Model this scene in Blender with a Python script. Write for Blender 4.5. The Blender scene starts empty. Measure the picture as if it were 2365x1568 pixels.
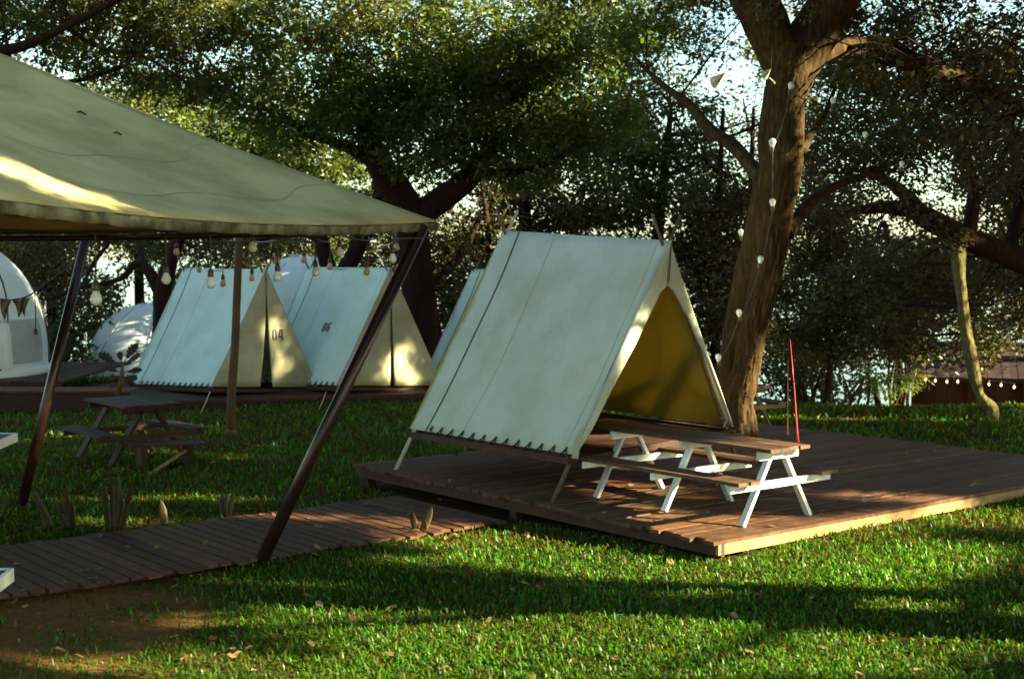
import bpy, math, random
import numpy as np
from mathutils import Vector, Matrix

random.seed(7)
RNG = np.random.default_rng(7)
SC = bpy.context.scene
COL = SC.collection
R = math.radians

# ------------------------------------------------------------------ camera maths
F = 2365 * 50 / 36.0
ZC = 2.9
PITCH = R(3.38)
FW = Vector((0, math.cos(PITCH), -math.sin(PITCH)))
UP = Vector((0, math.sin(PITCH), math.cos(PITCH)))
CAM = Vector((0, 0, ZC))


def ray(px, py):
    return FW + Vector((1, 0, 0)) * ((px - 1182.5) / F) + UP * ((784 - py) / F)


def at(px, py, D):
    """measured photo position + distance ahead -> world point"""
    d = ray(px, py)
    return CAM + d * (D / d.y)


def on(px, py, z):
    d = ray(px, py)
    return CAM + d * ((z - ZC) / d.z)


U = Vector((-0.625, 0.78, 0)).normalized()      # deck axis going back left
V = Vector((0.78, 0.625, 0)).normalized()       # deck axis going back right
ZU = Vector((0, 0, 1))
P0 = Vector((1.9, 12.94, 0))                    # near corner of the deck
DECK_Z = 0.28


def uv(u, v, z=0.0):
    p = P0 + U * u + V * v
    return Vector((p.x, p.y, z))


def sstep(a, b, x):
    t = np.clip((x - a) / (b - a), 0, 1)
    return t * t * (3 - 2 * t)


def gz(x, y):
    x = np.asarray(x, float); y = np.asarray(y, float)
    z = 0.12 * sstep(-1.0, 2.5, x) * (1 - sstep(16, 24, y))
    z = z + 0.02 * np.sin(x * 1.3 + y * .7) + 0.015 * np.sin(y * 1.9 - x * .6)
    brow = 25.5 + 7.0 * sstep(2.0, -6.0, x) if np.ndim(x) == 0 else 25.5 + 7.0 * (1 - sstep(-6.0, 2.0, x))
    d = np.maximum(y - brow, 0)
    z = z - np.minimum(0.17 * d * sstep(0, 8, d), 9.0)
    return z


def gzf(x, y):
    return float(gz(np.array([x]), np.array([y]))[0])


def mapv(k, *a):
    return [Vector(x) * k for x in a]

# ------------------------------------------------------------------ objects
def tag(o, label=None, cat=None, group=None, kind=None):
    if label: o['label'] = label
    if cat: o['category'] = cat
    if group: o['group'] = group
    if kind: o['kind'] = kind
    return o


def empty(name, loc, label, cat, group=None):
    o = bpy.data.objects.new(name, None)
    o.empty_display_size = .1
    COL.objects.link(o)
    o.location = loc
    return tag(o, label, cat, group)


class MB:
    def __init__(self):
        self.v, self.f, self.t = [], [], []

    def add(self, vs, fs, tint=None):
        n = len(self.v)
        tint = random.random() if tint is None else tint
        self.v += [tuple(p) for p in vs]
        self.t += [tint] * len(vs)
        self.f += [tuple(i + n for i in f) for f in fs]
        return self

    def box(self, c, ax, ay, az, tint=None):
        """c centre, ax/ay/az half-extent vectors"""
        c, ax, ay, az = Vector(c), Vector(ax), Vector(ay), Vector(az)
        vs = [c + ax * sx + ay * sy + az * sz for sx in (-1, 1) for sy in (-1, 1) for sz in (-1, 1)]
        fs = [(0, 1, 3, 2), (4, 6, 7, 5), (0, 4, 5, 1), (2, 3, 7, 6), (0, 2, 6, 4), (1, 5, 7, 3)]
        return self.add(vs, fs, tint)

    def beam(self, a, b, w, h, up=ZU, tint=None):
        a, b = Vector(a), Vector(b)
        d = b - a
        x = d.normalized()
        y = Vector(up).cross(x)
        y = y.normalized() if y.length > 1e-4 else Vector((1, 0, 0))
        z = x.cross(y)
        return self.box((a + b) / 2, d / 2, y * w / 2, z * h / 2, tint)

    def tube(self, pts, radii, n=10, tint=None, cap=True, rough=0.0, seed=0):
        pts = [Vector(p) for p in pts]
        if not hasattr(radii, '__len__'): radii = [radii] * len(pts)
        vs, fs = [], []
        ref = Vector((0.3, 1, 0.1)).normalized()
        for i, p in enumerate(pts):
            t = (pts[min(i + 1, len(pts) - 1)] - pts[max(i - 1, 0)]).normalized()
            x = ref - t * ref.dot(t)
            x = x.normalized() if x.length > 1e-3 else t.orthogonal().normalized()
            y = t.cross(x)
            for k in range(n):
                a = 2 * math.pi * k / n
                r = radii[i]
                if rough:
                    r *= 1 + rough * (math.sin(a * 3 + i * .31 + seed) * .5 + math.sin(a * 7 - i * .17 + seed * 2) * .35 + math.sin(a * 2 + i * .9 + seed) * .3)
                vs.append(p + x * (math.cos(a) * r) + y * (math.sin(a) * r))
        for i in range(len(pts) - 1):
            for k in range(n):
                a, b = i * n + k, i * n + (k + 1) % n
                fs.append((a, b, b + n, a + n))
        if cap:
            fs.append(tuple(range(n - 1, -1, -1)))
            fs.append(tuple(range((len(pts) - 1) * n, len(pts) * n)))
        return self.add(vs, fs, tint)

    def lathe(self, c, prof, n=16, axis=ZU, tint=None):
        """prof: list of (r, h)"""
        axis = Vector(axis).normalized()
        x = axis.orthogonal().normalized(); y = axis.cross(x)
        c = Vector(c)
        vs, fs = [], []
        for r, h in prof:
            for k in range(n):
                a = 2 * math.pi * k / n
                vs.append(c + axis * h + x * (math.cos(a) * r) + y * (math.sin(a) * r))
        for i in range(len(prof) - 1):
            for k in range(n):
                a, b = i * n + k, i * n + (k + 1) % n
                fs.append((a, b, b + n, a + n))
        fs.append(tuple(range(n - 1, -1, -1)))
        fs.append(tuple(range((len(prof) - 1) * n, len(prof) * n)))
        return self.add(vs, fs, tint)

    def grid(self, fn, nu, nv, tint=None):
        vs = [fn(i / nu, j / nv) for j in range(nv + 1) for i in range(nu + 1)]
        fs = [(j * (nu + 1) + i, j * (nu + 1) + i + 1, (j + 1) * (nu + 1) + i + 1, (j + 1) * (nu + 1) + i)
              for j in range(nv) for i in range(nu)]
        return self.add(vs, fs, tint)

    def build(self, name, mat, parent=None, smooth=False, solid=0.0, bevel=0.0):
        me = bpy.data.meshes.new(name)
        me.from_pydata(self.v, [], self.f)
        at_ = me.attributes.new('tint', 'FLOAT', 'POINT')
        at_.data.foreach_set('value', np.array(self.t, np.float32))
        if smooth:
            me.polygons.foreach_set('use_smooth', [True] * len(me.polygons))
        me.materials.append(mat)
        o = bpy.data.objects.new(name, me)
        COL.objects.link(o)
        if parent is not None:
            o.parent = parent
            # meshes are written in world coordinates; a part's own matrix is the identity
            m = p_matrix(parent) if parent.parent is None else Matrix.Identity(4)
            o.matrix_parent_inverse = m.inverted()
        if solid:
            md = o.modifiers.new('Solidify', 'SOLIDIFY'); md.thickness = solid; md.offset = 0
        if bevel:
            md = o.modifiers.new('Bevel', 'BEVEL'); md.width = bevel; md.segments = 2; md.limit_method = 'ANGLE'
        return o


def p_matrix(o):
    return Matrix.Translation(o.location) @ o.rotation_euler.to_matrix().to_4x4()


def np_mesh(name, verts, quads, tint, mat, parent=None, tris=None):
    me = bpy.data.meshes.new(name)
    nv = len(verts)
    nq = len(quads)
    nt = 0 if tris is None else len(tris)
    me.vertices.add(nv)
    me.vertices.foreach_set('co', np.asarray(verts, np.float32).ravel())
    idx = np.asarray(quads, np.int32).ravel()
    starts = np.arange(nq, dtype=np.int32) * 4
    if nt:
        idx = np.concatenate([idx, np.asarray(tris, np.int32).ravel()])
        starts = np.concatenate([starts, nq * 4 + np.arange(nt, dtype=np.int32) * 3])
    me.loops.add(len(idx))
    me.loops.foreach_set('vertex_index', idx)
    me.polygons.add(nq + nt)
    me.polygons.foreach_set('loop_start', starts)
    me.update(calc_edges=True)
    me.validate()
    at_ = me.attributes.new('tint', 'FLOAT', 'POINT')
    at_.data.foreach_set('value', np.asarray(tint, np.float32))
    me.materials.append(mat)
    o = bpy.data.objects.new(name, me)
    COL.objects.link(o)
    if parent is not None:
        o.parent = parent
        o.matrix_parent_inverse = p_matrix(parent).inverted()
    return o

# ------------------------------------------------------------------ materials
def newmat(name):
    m = bpy.data.materials.new(name)
    m.use_nodes = True
    nt = m.node_tree
    for n in list(nt.nodes): nt.nodes.remove(n)
    out = nt.nodes.new('ShaderNodeOutputMaterial')
    return m, nt, out


def node(nt, typ, **kw):
    n = nt.nodes.new(typ)
    for k, v in kw.items():
        if k.startswith('i_'):
            n.inputs[k[2:].replace('_', ' ')].default_value = v
        else:
            setattr(n, k, v)
    return n


def ramp(nt, fac, stops):
    n = nt.nodes.new('ShaderNodeValToRGB')
    cr = n.color_ramp
    while len(cr.elements) > 1: cr.elements.remove(cr.elements[-1])
    cr.elements[0].position = stops[0][0]; cr.elements[0].color = (*stops[0][1], 1)
    for p, c in stops[1:]:
        e = cr.elements.new(p); e.color = (*c, 1)
    nt.links.new(fac, n.inputs[0])
    return n.outputs[0]


def coords(nt, scale, kind='Object'):
    tc = nt.nodes.new('ShaderNodeTexCoord')
    mp = nt.nodes.new('ShaderNodeMapping')
    mp.inputs['Scale'].default_value = scale
    nt.links.new(tc.outputs[kind], mp.inputs[0])
    return mp.outputs[0]


def mixc(nt, fac, a, b, mode='MIX'):
    n = nt.nodes.new('ShaderNodeMix'); n.data_type = 'RGBA'; n.blend_type = mode
    for s, v in ((0, fac), (6, a), (7, b)):
        if hasattr(v, 'is_linked'): nt.links.new(v, n.inputs[s])
        elif s == 0: n.inputs[s].default_value = v
        else: n.inputs[s].default_value = (*v, 1)
    return n.outputs[2]


def noise(nt, vec, scale, detail=4, rough=.6):
    n = nt.nodes.new('ShaderNodeTexNoise')
    n.inputs['Scale'].default_value = scale; n.inputs['Detail'].default_value = detail
    n.inputs['Roughness'].default_value = rough
    if vec is not None: nt.links.new(vec, n.inputs['Vector'])
    return n.outputs[0]


def bump(nt, h, strength, dist=.01):
    n = nt.nodes.new('ShaderNodeBump'); n.inputs['Strength'].default_value = strength
    n.inputs['Distance'].default_value = dist
    nt.links.new(h, n.inputs['Height'])
    return n.outputs[0]


def attr(nt, name='tint'):
    n = nt.nodes.new('ShaderNodeAttribute'); n.attribute_name = name
    return n.outputs['Fac']


def principled(name, col, rough=.6, metal=0, spec=.5):
    m, nt, out = newmat(name)
    b = node(nt, 'ShaderNodeBsdfPrincipled')
    b.inputs['Roughness'].default_value = rough; b.inputs['Metallic'].default_value = metal
    b.inputs['Specular IOR Level'].default_value = spec
    b.inputs['Base Color'].default_value = (*col, 1)
    nt.links.new(b.outputs[0], out.inputs[0])
    return m, nt, b


def mat_wood(name, dark, light, axis=(1, 1, 1), rough=.75, dirt=0.25):
    m, nt, b = principled(name, dark, rough, 0, .25)
    c = coords(nt, axis)
    n1 = noise(nt, c, 9, 6, .65)
    n2 = noise(nt, coords(nt, (1, 1, 1)), 2.3, 4)
    base = ramp(nt, n1, [(.3, dark), (.75, light)])
    t = attr(nt)
    tr = ramp(nt, t, [(0, (.6, .58, .56)), (.5, (.95, .95, .95)), (1, (1.35, 1.28, 1.2))])
    base = mixc(nt, 1.0, base, tr, 'MULTIPLY')
    base = mixc(nt, ramp(nt, n2, [(.5, (0, 0, 0)), (.72, (dirt,) * 3)]), base, tuple(x * .35 for x in dark))
    nt.links.new(base, b.inputs['Base Color'])
    nt.links.new(bump(nt, n1, .5, .006), b.inputs['Normal'])
    return m


def mat_canvas(name, col, trans, tcol, stain=.25, rough=.9, scale=1.0):
    m, nt, out = newmat(name)
    c = coords(nt, (1, 1, 1))
    n1 = noise(nt, c, 1.7 * scale, 5, .62)
    n2 = noise(nt, coords(nt, (1, 1, .25)), 7 * scale, 4, .6)
    n3 = noise(nt, c, 260, 2, .5)
    dk = tuple(x * (1 - stain) * y for x, y in zip(col, (1, .96, .88)))
    base = ramp(nt, n1, [(.36, dk), (.62, col)])
    base = mixc(nt, ramp(nt, n2, [(.5, (0, 0, 0)), (.8, (stain * .8,) * 3)]), base, tuple(x * .62 for x in col))
    base = mixc(nt, ramp(nt, n3, [(.35, (.14,) * 3), (.65, (0,) * 3)]), base, tuple(x * .5 for x in col))
    d = node(nt, 'ShaderNodeBsdfDiffuse'); nt.links.new(base, d.inputs[0])
    tr = node(nt, 'ShaderNodeBsdfTranslucent'); tr.inputs[0].default_value = (*tcol, 1)
    mx = node(nt, 'ShaderNodeMixShader'); mx.inputs[0].default_value = trans
    nt.links.new(d.outputs[0], mx.inputs[1]); nt.links.new(tr.outputs[0], mx.inputs[2])
    bn = bump(nt, n2, .35, .03)
    nt.links.new(bn, d.inputs['Normal'])
    nt.links.new(mx.outputs[0], out.inputs[0])
    return m


def mat_leaf(name, stops, trans=.38, tsat=1.8, gloss=.035):
    m, nt, out = newmat(name)
    base = ramp(nt, attr(nt), stops)
    d = node(nt, 'ShaderNodeBsdfDiffuse'); nt.links.new(base, d.inputs[0])
    tc = mixc(nt, 1.0, base, (tsat * 1.05, tsat, tsat * .45), 'MULTIPLY')
    tr = node(nt, 'ShaderNodeBsdfTranslucent'); nt.links.new(tc, tr.inputs[0])
    g = node(nt, 'ShaderNodeBsdfGlossy'); g.inputs['Roughness'].default_value = .42
    g.inputs[0].default_value = (.8, .8, .8, 1)
    a = node(nt, 'ShaderNodeMixShader'); a.inputs[0].default_value = trans
    nt.links.new(d.outputs[0], a.inputs[1]); nt.links.new(tr.outputs[0], a.inputs[2])
    c = node(nt, 'ShaderNodeMixShader'); c.inputs[0].default_value = gloss
    nt.links.new(a.outputs[0], c.inputs[1]); nt.links.new(g.outputs[0], c.inputs[2])
    nt.links.new(c.outputs[0], out.inputs[0])
    return m


def mat_bark(name, dark, light, zs=.18):
    m, nt, b = principled(name, dark, .9, 0, .15)
    c = coords(nt, (1, 1, zs))
    n1 = noise(nt, c, 14, 6, .7)
    v = node(nt, 'ShaderNodeTexVoronoi'); v.inputs['Scale'].default_value = 17
    nt.links.new(c, v.inputs['Vector'])
    n2 = noise(nt, coords(nt, (1, 1, 1)), 1.3, 3)
    base = ramp(nt, n1, [(.3, dark), (.7, light)])
    base = mixc(nt, ramp(nt, v.outputs['Distance'], [(.0, (0, 0, 0)), (.5, (.55,) * 3)]), base, tuple(x * .45 for x in dark))
    base = mixc(nt, ramp(nt, n2, [(.5, (0, 0, 0)), (.7, (.35,) * 3)]), base, (light[0] * .8, light[1] * 1.0, light[2] * .8))
    nt.links.new(base, b.inputs['Base Color'])
    h = mixc(nt, .5, v.outputs['Distance'], n1)
    nt.links.new(bump(nt, h, .9, .03), b.inputs['Normal'])
    return m


M = {}
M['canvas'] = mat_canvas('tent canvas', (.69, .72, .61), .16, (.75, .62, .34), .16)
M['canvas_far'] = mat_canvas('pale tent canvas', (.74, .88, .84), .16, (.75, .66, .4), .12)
M['flap'] = mat_canvas('cream tent flap', (.5, .47, .32), .15, (.7, .58, .32), .3)
M['sunglow'] = mat_canvas('ochre tent lining', (.3, .25, .06), .46, (.82, .68, .16), .2)  # added inner layer; its ochre stands for sun glowing through the canvas
M['canopy'] = mat_canvas('olive canopy canvas', (.56, .48, .235), .06, (.5, .45, .25), .3, scale=.7)
M['valance'] = mat_canvas('stained canopy hem', (.3, .28, .17), .05, (.3, .25, .15), .75, scale=3.0)
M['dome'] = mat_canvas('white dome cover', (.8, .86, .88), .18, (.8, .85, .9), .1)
M['dome_window'] = mat_canvas('cloudy dome window', (.5, .55, .55), .3, (.7, .75, .75), .3)
M['roofseam'] = principled('olive seam', (.36, .32, .17), .9)[0]
M['seam'] = principled('dark seam tape', (.06, .045, .035), .9)[0]
M['ink'] = principled('stencil ink', (.06, .045, .045), .9)[0]
M['deck'] = mat_wood('weathered deck board', (.052, .016, .009), (.14, .067, .025), (1, 1, 1), .7)
M['walk'] = mat_wood('grey brown walkway board', (.052, .017, .009), (.12, .054, .022), (1, 1, 1), .7)
M['darkwood'] = mat_wood('dark old wood', (.035, .013, .009), (.085, .036, .022), (1, 1, 1), .75)
M['tablewood'] = mat_wood('brown table board', (.055, .024, .014), (.115, .062, .034), (1, 1, 1), .6)
M['litwood'] = mat_wood('yellow brown fascia board', (0.15, 0.0936, 0.039), (0.27, 0.1872, 0.0845), (1, 1, 1), .7)  # sunlight on front fascia, loose plank and table legs is in this colour
M['post'] = mat_wood('round wooden post', (0.084, 0.042, 0.01925), (0.168, 0.09, 0.04125), (1, 1, .2), .8)
M['whitewood'] = mat_wood('chipped white paint', (.66, .68, .66), (.8, .81, .79), (1, 1, 1), .5, .55)
M['pole'] = principled('dark painted steel pole', (.03, .012, .009), .28, .35)[0]
M['tentpole'] = mat_wood('tent pole', (.1, .06, .04), (.2, .13, .09), (1, 1, 1), .5)
M['palestick'] = principled('pale peeled stick', (.5, .4, .3), .7)[0]
M['rope'] = principled('pale rope', (.5, .45, .36), .9)[0]
M['cable'] = principled('black cable', (.02, .015, .012), .5)[0]
M['socket'] = principled('brown bulb socket', (.05, .03, .025), .45)[0]
M['bulb'] = principled('opal bulb glass', (.62, .64, .6), .15)[0]
M['bulb_clear'] = principled('warm bulb glass', (.5, .36, .16), .12)[0]  # warm tint; sunlight on the sunlit bulbs is put into the glass colour
M['red'] = principled('red lacquered rod', (.55, .02, .02), .35)[0]
M['orange'] = principled('orange rod', (.5, .13, .05), .5)[0]
M['bunting'] = principled('brown bunting cloth', (.11, .06, .025), .9)[0]
M['roof'] = mat_wood('dark shed roof sheet', (.03, .018, .022), (.05, .033, .04), (1, 1, 1), .6)
M['shedwall'] = mat_wood('brown shed wall', (.05, .022, .014), (.09, .045, .024), (1, 1, .3), .8)
M['ornament'] = mat_canvas('pale paper ornament', (.75, .75, .62), .3, (.7, .7, .55), .2)
m, nt, b = principled('lit warm bulb', (.9, .7, .3), .3)
b.inputs['Emission Color'].default_value = (1, .68, .25, 1); b.inputs['Emission Strength'].default_value = .6
M['lit'] = m
M['bark'] = mat_bark('furrowed bark', (.02, .007, .004), (.125, .078, .026))
M['bark_dark'] = mat_bark('dark bark', (.022, .009, .006), (.055, .024, .013))
M['bark_pale'] = mat_bark('smooth pale bark', (.1, .07, .03), (.3, .25, .1), .5)
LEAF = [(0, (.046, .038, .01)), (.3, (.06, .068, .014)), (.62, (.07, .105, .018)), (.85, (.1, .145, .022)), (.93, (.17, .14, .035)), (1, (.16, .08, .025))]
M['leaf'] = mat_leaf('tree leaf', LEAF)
M['leaf_dark'] = mat_leaf('shaded tree leaf', [(0, (.044, .024, .009)), (.5, (.056, .046, .012)), (.85, (.075, .08, .016)), (1, (.09, .042, .015))], .3)  # darker, redder leaf copy; the crowns' shade is put into this colour
M['leaf_warm'] = mat_leaf('warm green tree leaf', [(0, (.042, .036, .01)), (.4, (.058, .07, .014)), (.75, (.085, .108, .022)), (1, (.13, .09, .03))], .42)  # leaf ramp leaning to yellow and brown, more translucent than the others
M['grass'] = mat_leaf('lawn blade', [(0, (.034, .03, .004)), (.45, (.04, .098, .006)), (.8, (.056, .19, .014)), (.93, (.12, .18, .026)), (1, (.085, .055, .015))], .5, 2.3, .015)
M['snake'] = mat_leaf('snake plant leaf', [(0, (.026, .016, .008)), (.5, (.034, .026, .01)), (1, (.11, .085, .028))], .06, 1.2, .02)
M['dry'] = mat_leaf('dry fallen leaf', [(0, (.14, .06, .025)), (.6, (.25, .13, .06)), (1, (.38, .24, .14))], .2, 1.0, .05)

m, nt, b = principled('lawn soil', (.05, .035, .02), .95, 0, .1)
c = coords(nt, (1, 1, 1))
n1 = noise(nt, c, .9, 5, .6); n2 = noise(nt, c, 16, 6, .7)
soil = ramp(nt, n2, [(.3, (.085, .036, .012)), (.7, (.2, .1, .028))])
green = ramp(nt, n2, [(.3, (.032, .015, .005)), (.7, (.055, .03, .009))])
sep = node(nt, 'ShaderNodeSeparateXYZ'); nt.links.new(c, sep.inputs[0])
mr = node(nt, 'ShaderNodeMapRange'); mr.inputs[1].default_value = -3.3; mr.inputs[2].default_value = -1.4
nt.links.new(sep.outputs[0], mr.inputs[0])
my = node(nt, 'ShaderNodeMapRange'); my.inputs[1].default_value = 12.2; my.inputs[2].default_value = 13.6
nt.links.new(sep.outputs[1], my.inputs[0])
mx = node(nt, 'ShaderNodeMath', operation='MAXIMUM'); nt.links.new(mr.outputs[0], mx.inputs[0]); nt.links.new(my.outputs[0], mx.inputs[1])
add = node(nt, 'ShaderNodeMath', operation='ADD'); nt.links.new(mx.outputs[0], add.inputs[0])
sc_ = node(nt, 'ShaderNodeMath', operation='MULTIPLY_ADD'); sc_.inputs[1].default_value = 1.2; sc_.inputs[2].default_value = -.75
nt.links.new(n1, sc_.inputs[0]); nt.links.new(sc_.outputs[0], add.inputs[1]); add.use_clamp = True
nt.links.new(mixc(nt, add.outputs[0], soil, green), b.inputs['Base Color'])
nt.links.new(bump(nt, n2, .8, .03), b.inputs['Normal'])
M['ground'] = m
m, nt, b = principled('lake water', (.05, .09, .1), .12)
nt.links.new(bump(nt, noise(nt, coords(nt, (.3, 1, 1)), .8, 4), .25, .3), b.inputs['Normal'])
M['water'] = m
M['hill'] = principled('distant hillside', (.05, .08, .06), .95)[0]

# ------------------------------------------------------------------ sun, sky, camera
SUN_EL, SUN_AZ = R(24), math.atan2(.97, -.24)      # azimuth measured from +Y towards +X
S = Vector((math.sin(SUN_AZ) * math.cos(SUN_EL), math.cos(SUN_AZ) * math.cos(SUN_EL), math.sin(SUN_EL)))
w = bpy.data.worlds.new('World'); SC.world = w; w.use_nodes = True
nt = w.node_tree
bg = nt.nodes['Background']
sky = nt.nodes.new('ShaderNodeTexSky'); sky.sky_type = 'NISHITA'; sky.sun_disc = False
sky.sun_elevation = SUN_EL; sky.sun_rotation = SUN_AZ
sky.dust_density = .8; sky.air_density = .95; sky.ozone_density = 1.0
nt.links.new(mixc(nt, 1.0, sky.outputs[0], (.98, 1.08, .9), 'MULTIPLY'), bg.inputs[0]); bg.inputs[1].default_value = .052
sl = bpy.data.lights.new('Sun', 'SUN'); sl.energy = 5.0; sl.angle = R(.5); sl.color = (1, .9, .54)
so = bpy.data.objects.new('Sun', sl); COL.objects.link(so)
so.rotation_euler = S.to_track_quat('Z', 'Y').to_euler(); so.location = (20, -10, 20)
cd = bpy.data.cameras.new('Camera'); cd.lens = 50; cd.sensor_width = 36; cd.clip_end = 6000; cd.clip_start = .1
cd.dof.use_dof = True; cd.dof.focus_distance = 15.0; cd.dof.aperture_fstop = 2.4
co = bpy.data.objects.new('Camera', cd); COL.objects.link(co)
co.location = CAM; co.rotation_euler = (R(90) - PITCH, 0, 0); SC.camera = co
SC.view_settings.view_transform = 'Standard'; SC.view_settings.look = 'None'
SC.view_settings.exposure = 2.85; SC.view_settings.gamma = 1.0
SC.cycles.max_bounces = 6; SC.cycles.diffuse_bounces = 3; SC.cycles.glossy_bounces = 2
SC.cycles.transmission_bounces = 3; SC.cycles.transparent_max_bounces = 4
SC.cycles.sample_clamp_indirect = 6.0
SC.cycles.use_denoising = True
SC.cycles.use_adaptive_sampling = False

# ------------------------------------------------------------------ terrain
def terrain():
    xs = np.concatenate([np.linspace(-900, -60, 14), np.linspace(-50, -14, 19), np.linspace(-13, 13, 105), np.linspace(14, 50, 19), np.linspace(60, 900, 14)])
    ys = np.concatenate([np.linspace(-300, -20, 8), np.linspace(-15, 8, 14), np.linspace(8.5, 36, 112), np.linspace(37, 70, 34), np.linspace(75, 110, 8)])
    X, Y = np.meshgrid(xs, ys)
    Z = gz(X.ravel(), Y.ravel())
    v = np.stack([X.ravel(), Y.ravel(), Z], 1)
    nx = len(xs)
    i, j = np.meshgrid(np.arange(nx - 1), np.arange(len(ys) - 1))
    a = (j * nx + i).ravel()
    q = np.stack([a, a + 1, a + nx + 1, a + nx], 1)
    o = np_mesh('ground', v, q, np.zeros(len(v)), M['ground'])
    for p in o.data.polygons: p.use_smooth = True
    tag(o, kind='structure')


terrain()
mb = MB(); mb.add([(-3000, 60, -7.8), (3000, 60, -7.8), (3000, 3500, -7.8), (-3000, 3500, -7.8)], [(0, 1, 2, 3)])
tag(mb.build('water', M['water']), kind='structure')
# ------------------------------------------------------------------ deck and walkway
def planks(mb, origin, du, dv, length, width, n, thick, z, ragged=.0, gap=.008, split=True):
    """boards run along dv, stacked along du"""
    w_ = width / n
    for i in range(n):
        u0 = i * w_ + gap / 2; u1 = (i + 1) * w_ - gap / 2
        cuts = [0.0, length]
        if split and length > 4:
            cuts = [0.0, length * (.35 + .3 * random.random()), length]
        for k in range(len(cuts) - 1):
            a = cuts[k] + (.003 if k else -random.random() * ragged)
            b_ = cuts[k + 1] - (.003 if k < len(cuts) - 2 else -random.random() * ragged * .4)
            zz = z + random.uniform(-.004, .004)
            c = origin + du * ((u0 + u1) / 2) + dv * ((a + b_) / 2)
            tilt = random.uniform(-.004, .004)
            mb.box((c.x, c.y, zz - thick / 2), du * ((u1 - u0) / 2) + ZU * tilt, dv * ((b_ - a) / 2), ZU * (thick / 2))


deck = empty('wooden_deck', uv(0, 0, DECK_Z - .15), 'low brown wooden deck carrying the nearest open tent and white framed table', 'deck')
DU, DV = 6.25, 7.3
mb = MB(); planks(mb, uv(0, 0), U, V, DV, DU, 45, .035, DECK_Z, .09, .012)
mb.build('deck_boards', M['deck'], deck)
mb = MB(); mb.beam(uv(.02, 0, DECK_Z - .085), uv(.02, DV, DECK_Z - .085), .035, .1)
mb.build('front_fascia', M['litwood'], deck)
mb = MB(); mb.beam(uv(.0, .06, DECK_Z - .095), uv(DU, .06, DECK_Z - .095), .04, .12)
mb.build('side_fascia', M['darkwood'], deck)
mb = MB(); mb.beam(uv(DU - .02, 0.1, DECK_Z - .095), uv(DU - .02, DV, DECK_Z - .095), .04, .12)
mb.build('rear_fascia', M['darkwood'], deck)
for (u, v) in ((DU - .15, .15), (3.2, .2), (.15, 1.2), (.15, 3.2), (.15, 5.2), (DU - .15, 3.6), (DU - .15, 7.0)):
    p = uv(u, v); g = gzf(p.x, p.y) - .1
    mb = MB(); mb.box((p.x, p.y, (g + DECK_Z - .04) / 2), U * .06, V * .06, ZU * ((DECK_Z - .04 - g) / 2))
    mb.build('deck_post', M['darkwood'], deck)
WALK_Z = .075
walk = empty('boardwalk', uv(2.95, -2, 0), 'low grey brown boardwalk leading from the left up to the wooden deck', 'boardwalk')
mb = MB(); planks(mb, uv(2.9, -10.5), V, U, 2.0, 10.3, 70, .03, WALK_Z, .12, .024, False)
mb.build('walkway_boards', M['walk'], walk)
mb = MB()
for u in (3.05, 3.9, 4.75):
    mb.beam(uv(u, -10.4, WALK_Z - .075), uv(u, -.25, WALK_Z - .075), .07, .09)
mb.build('joist', M['darkwood'], walk)

# ------------------------------------------------------------------ tents
def tri_panel(mb, a, b, c_, n=10, sag=0.0, nrm=None):
    pass


def lerp(a, b, t): return a + (b - a) * t


def panel(fl, bl, bt, ft, sag=.05, nu=24, nv=18, wr=.004, seed=0):
    """a draped wall: fl/bl eave ends, bt/ft ridge ends"""
    n = (bl - fl).cross(ft - fl).normalized()
    def fn(s, t):
        p = lerp(lerp(fl, bl, s), lerp(ft, bt, s), t)
        d = -sag * 4 * t * (1 - t) * (.35 + .65 * 4 * s * (1 - s) * .8)
        d += wr * math.sin(s * 23 + t * 3 + seed) * math.sin(t * 3.1) + wr * .8 * math.sin(s * 9 + t * 11 + seed)
        dz = -.02 * abs(math.sin(s * math.pi * 6)) * (1 - t) ** 12
        return p + n * d - ZU * dz * 0 + (ft - fl).normalized() * (-dz * .5)
    return fn


def strip_on(mb, fn, s0, s1, t0, t1, nrm, off=.008, nu=1, nv=16):
    mb.grid(lambda a, c_: fn(s0(c_) + (s1(c_) - s0(c_)) * a, t0 + (t1 - t0) * c_) + nrm * off, nu, nv)


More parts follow.
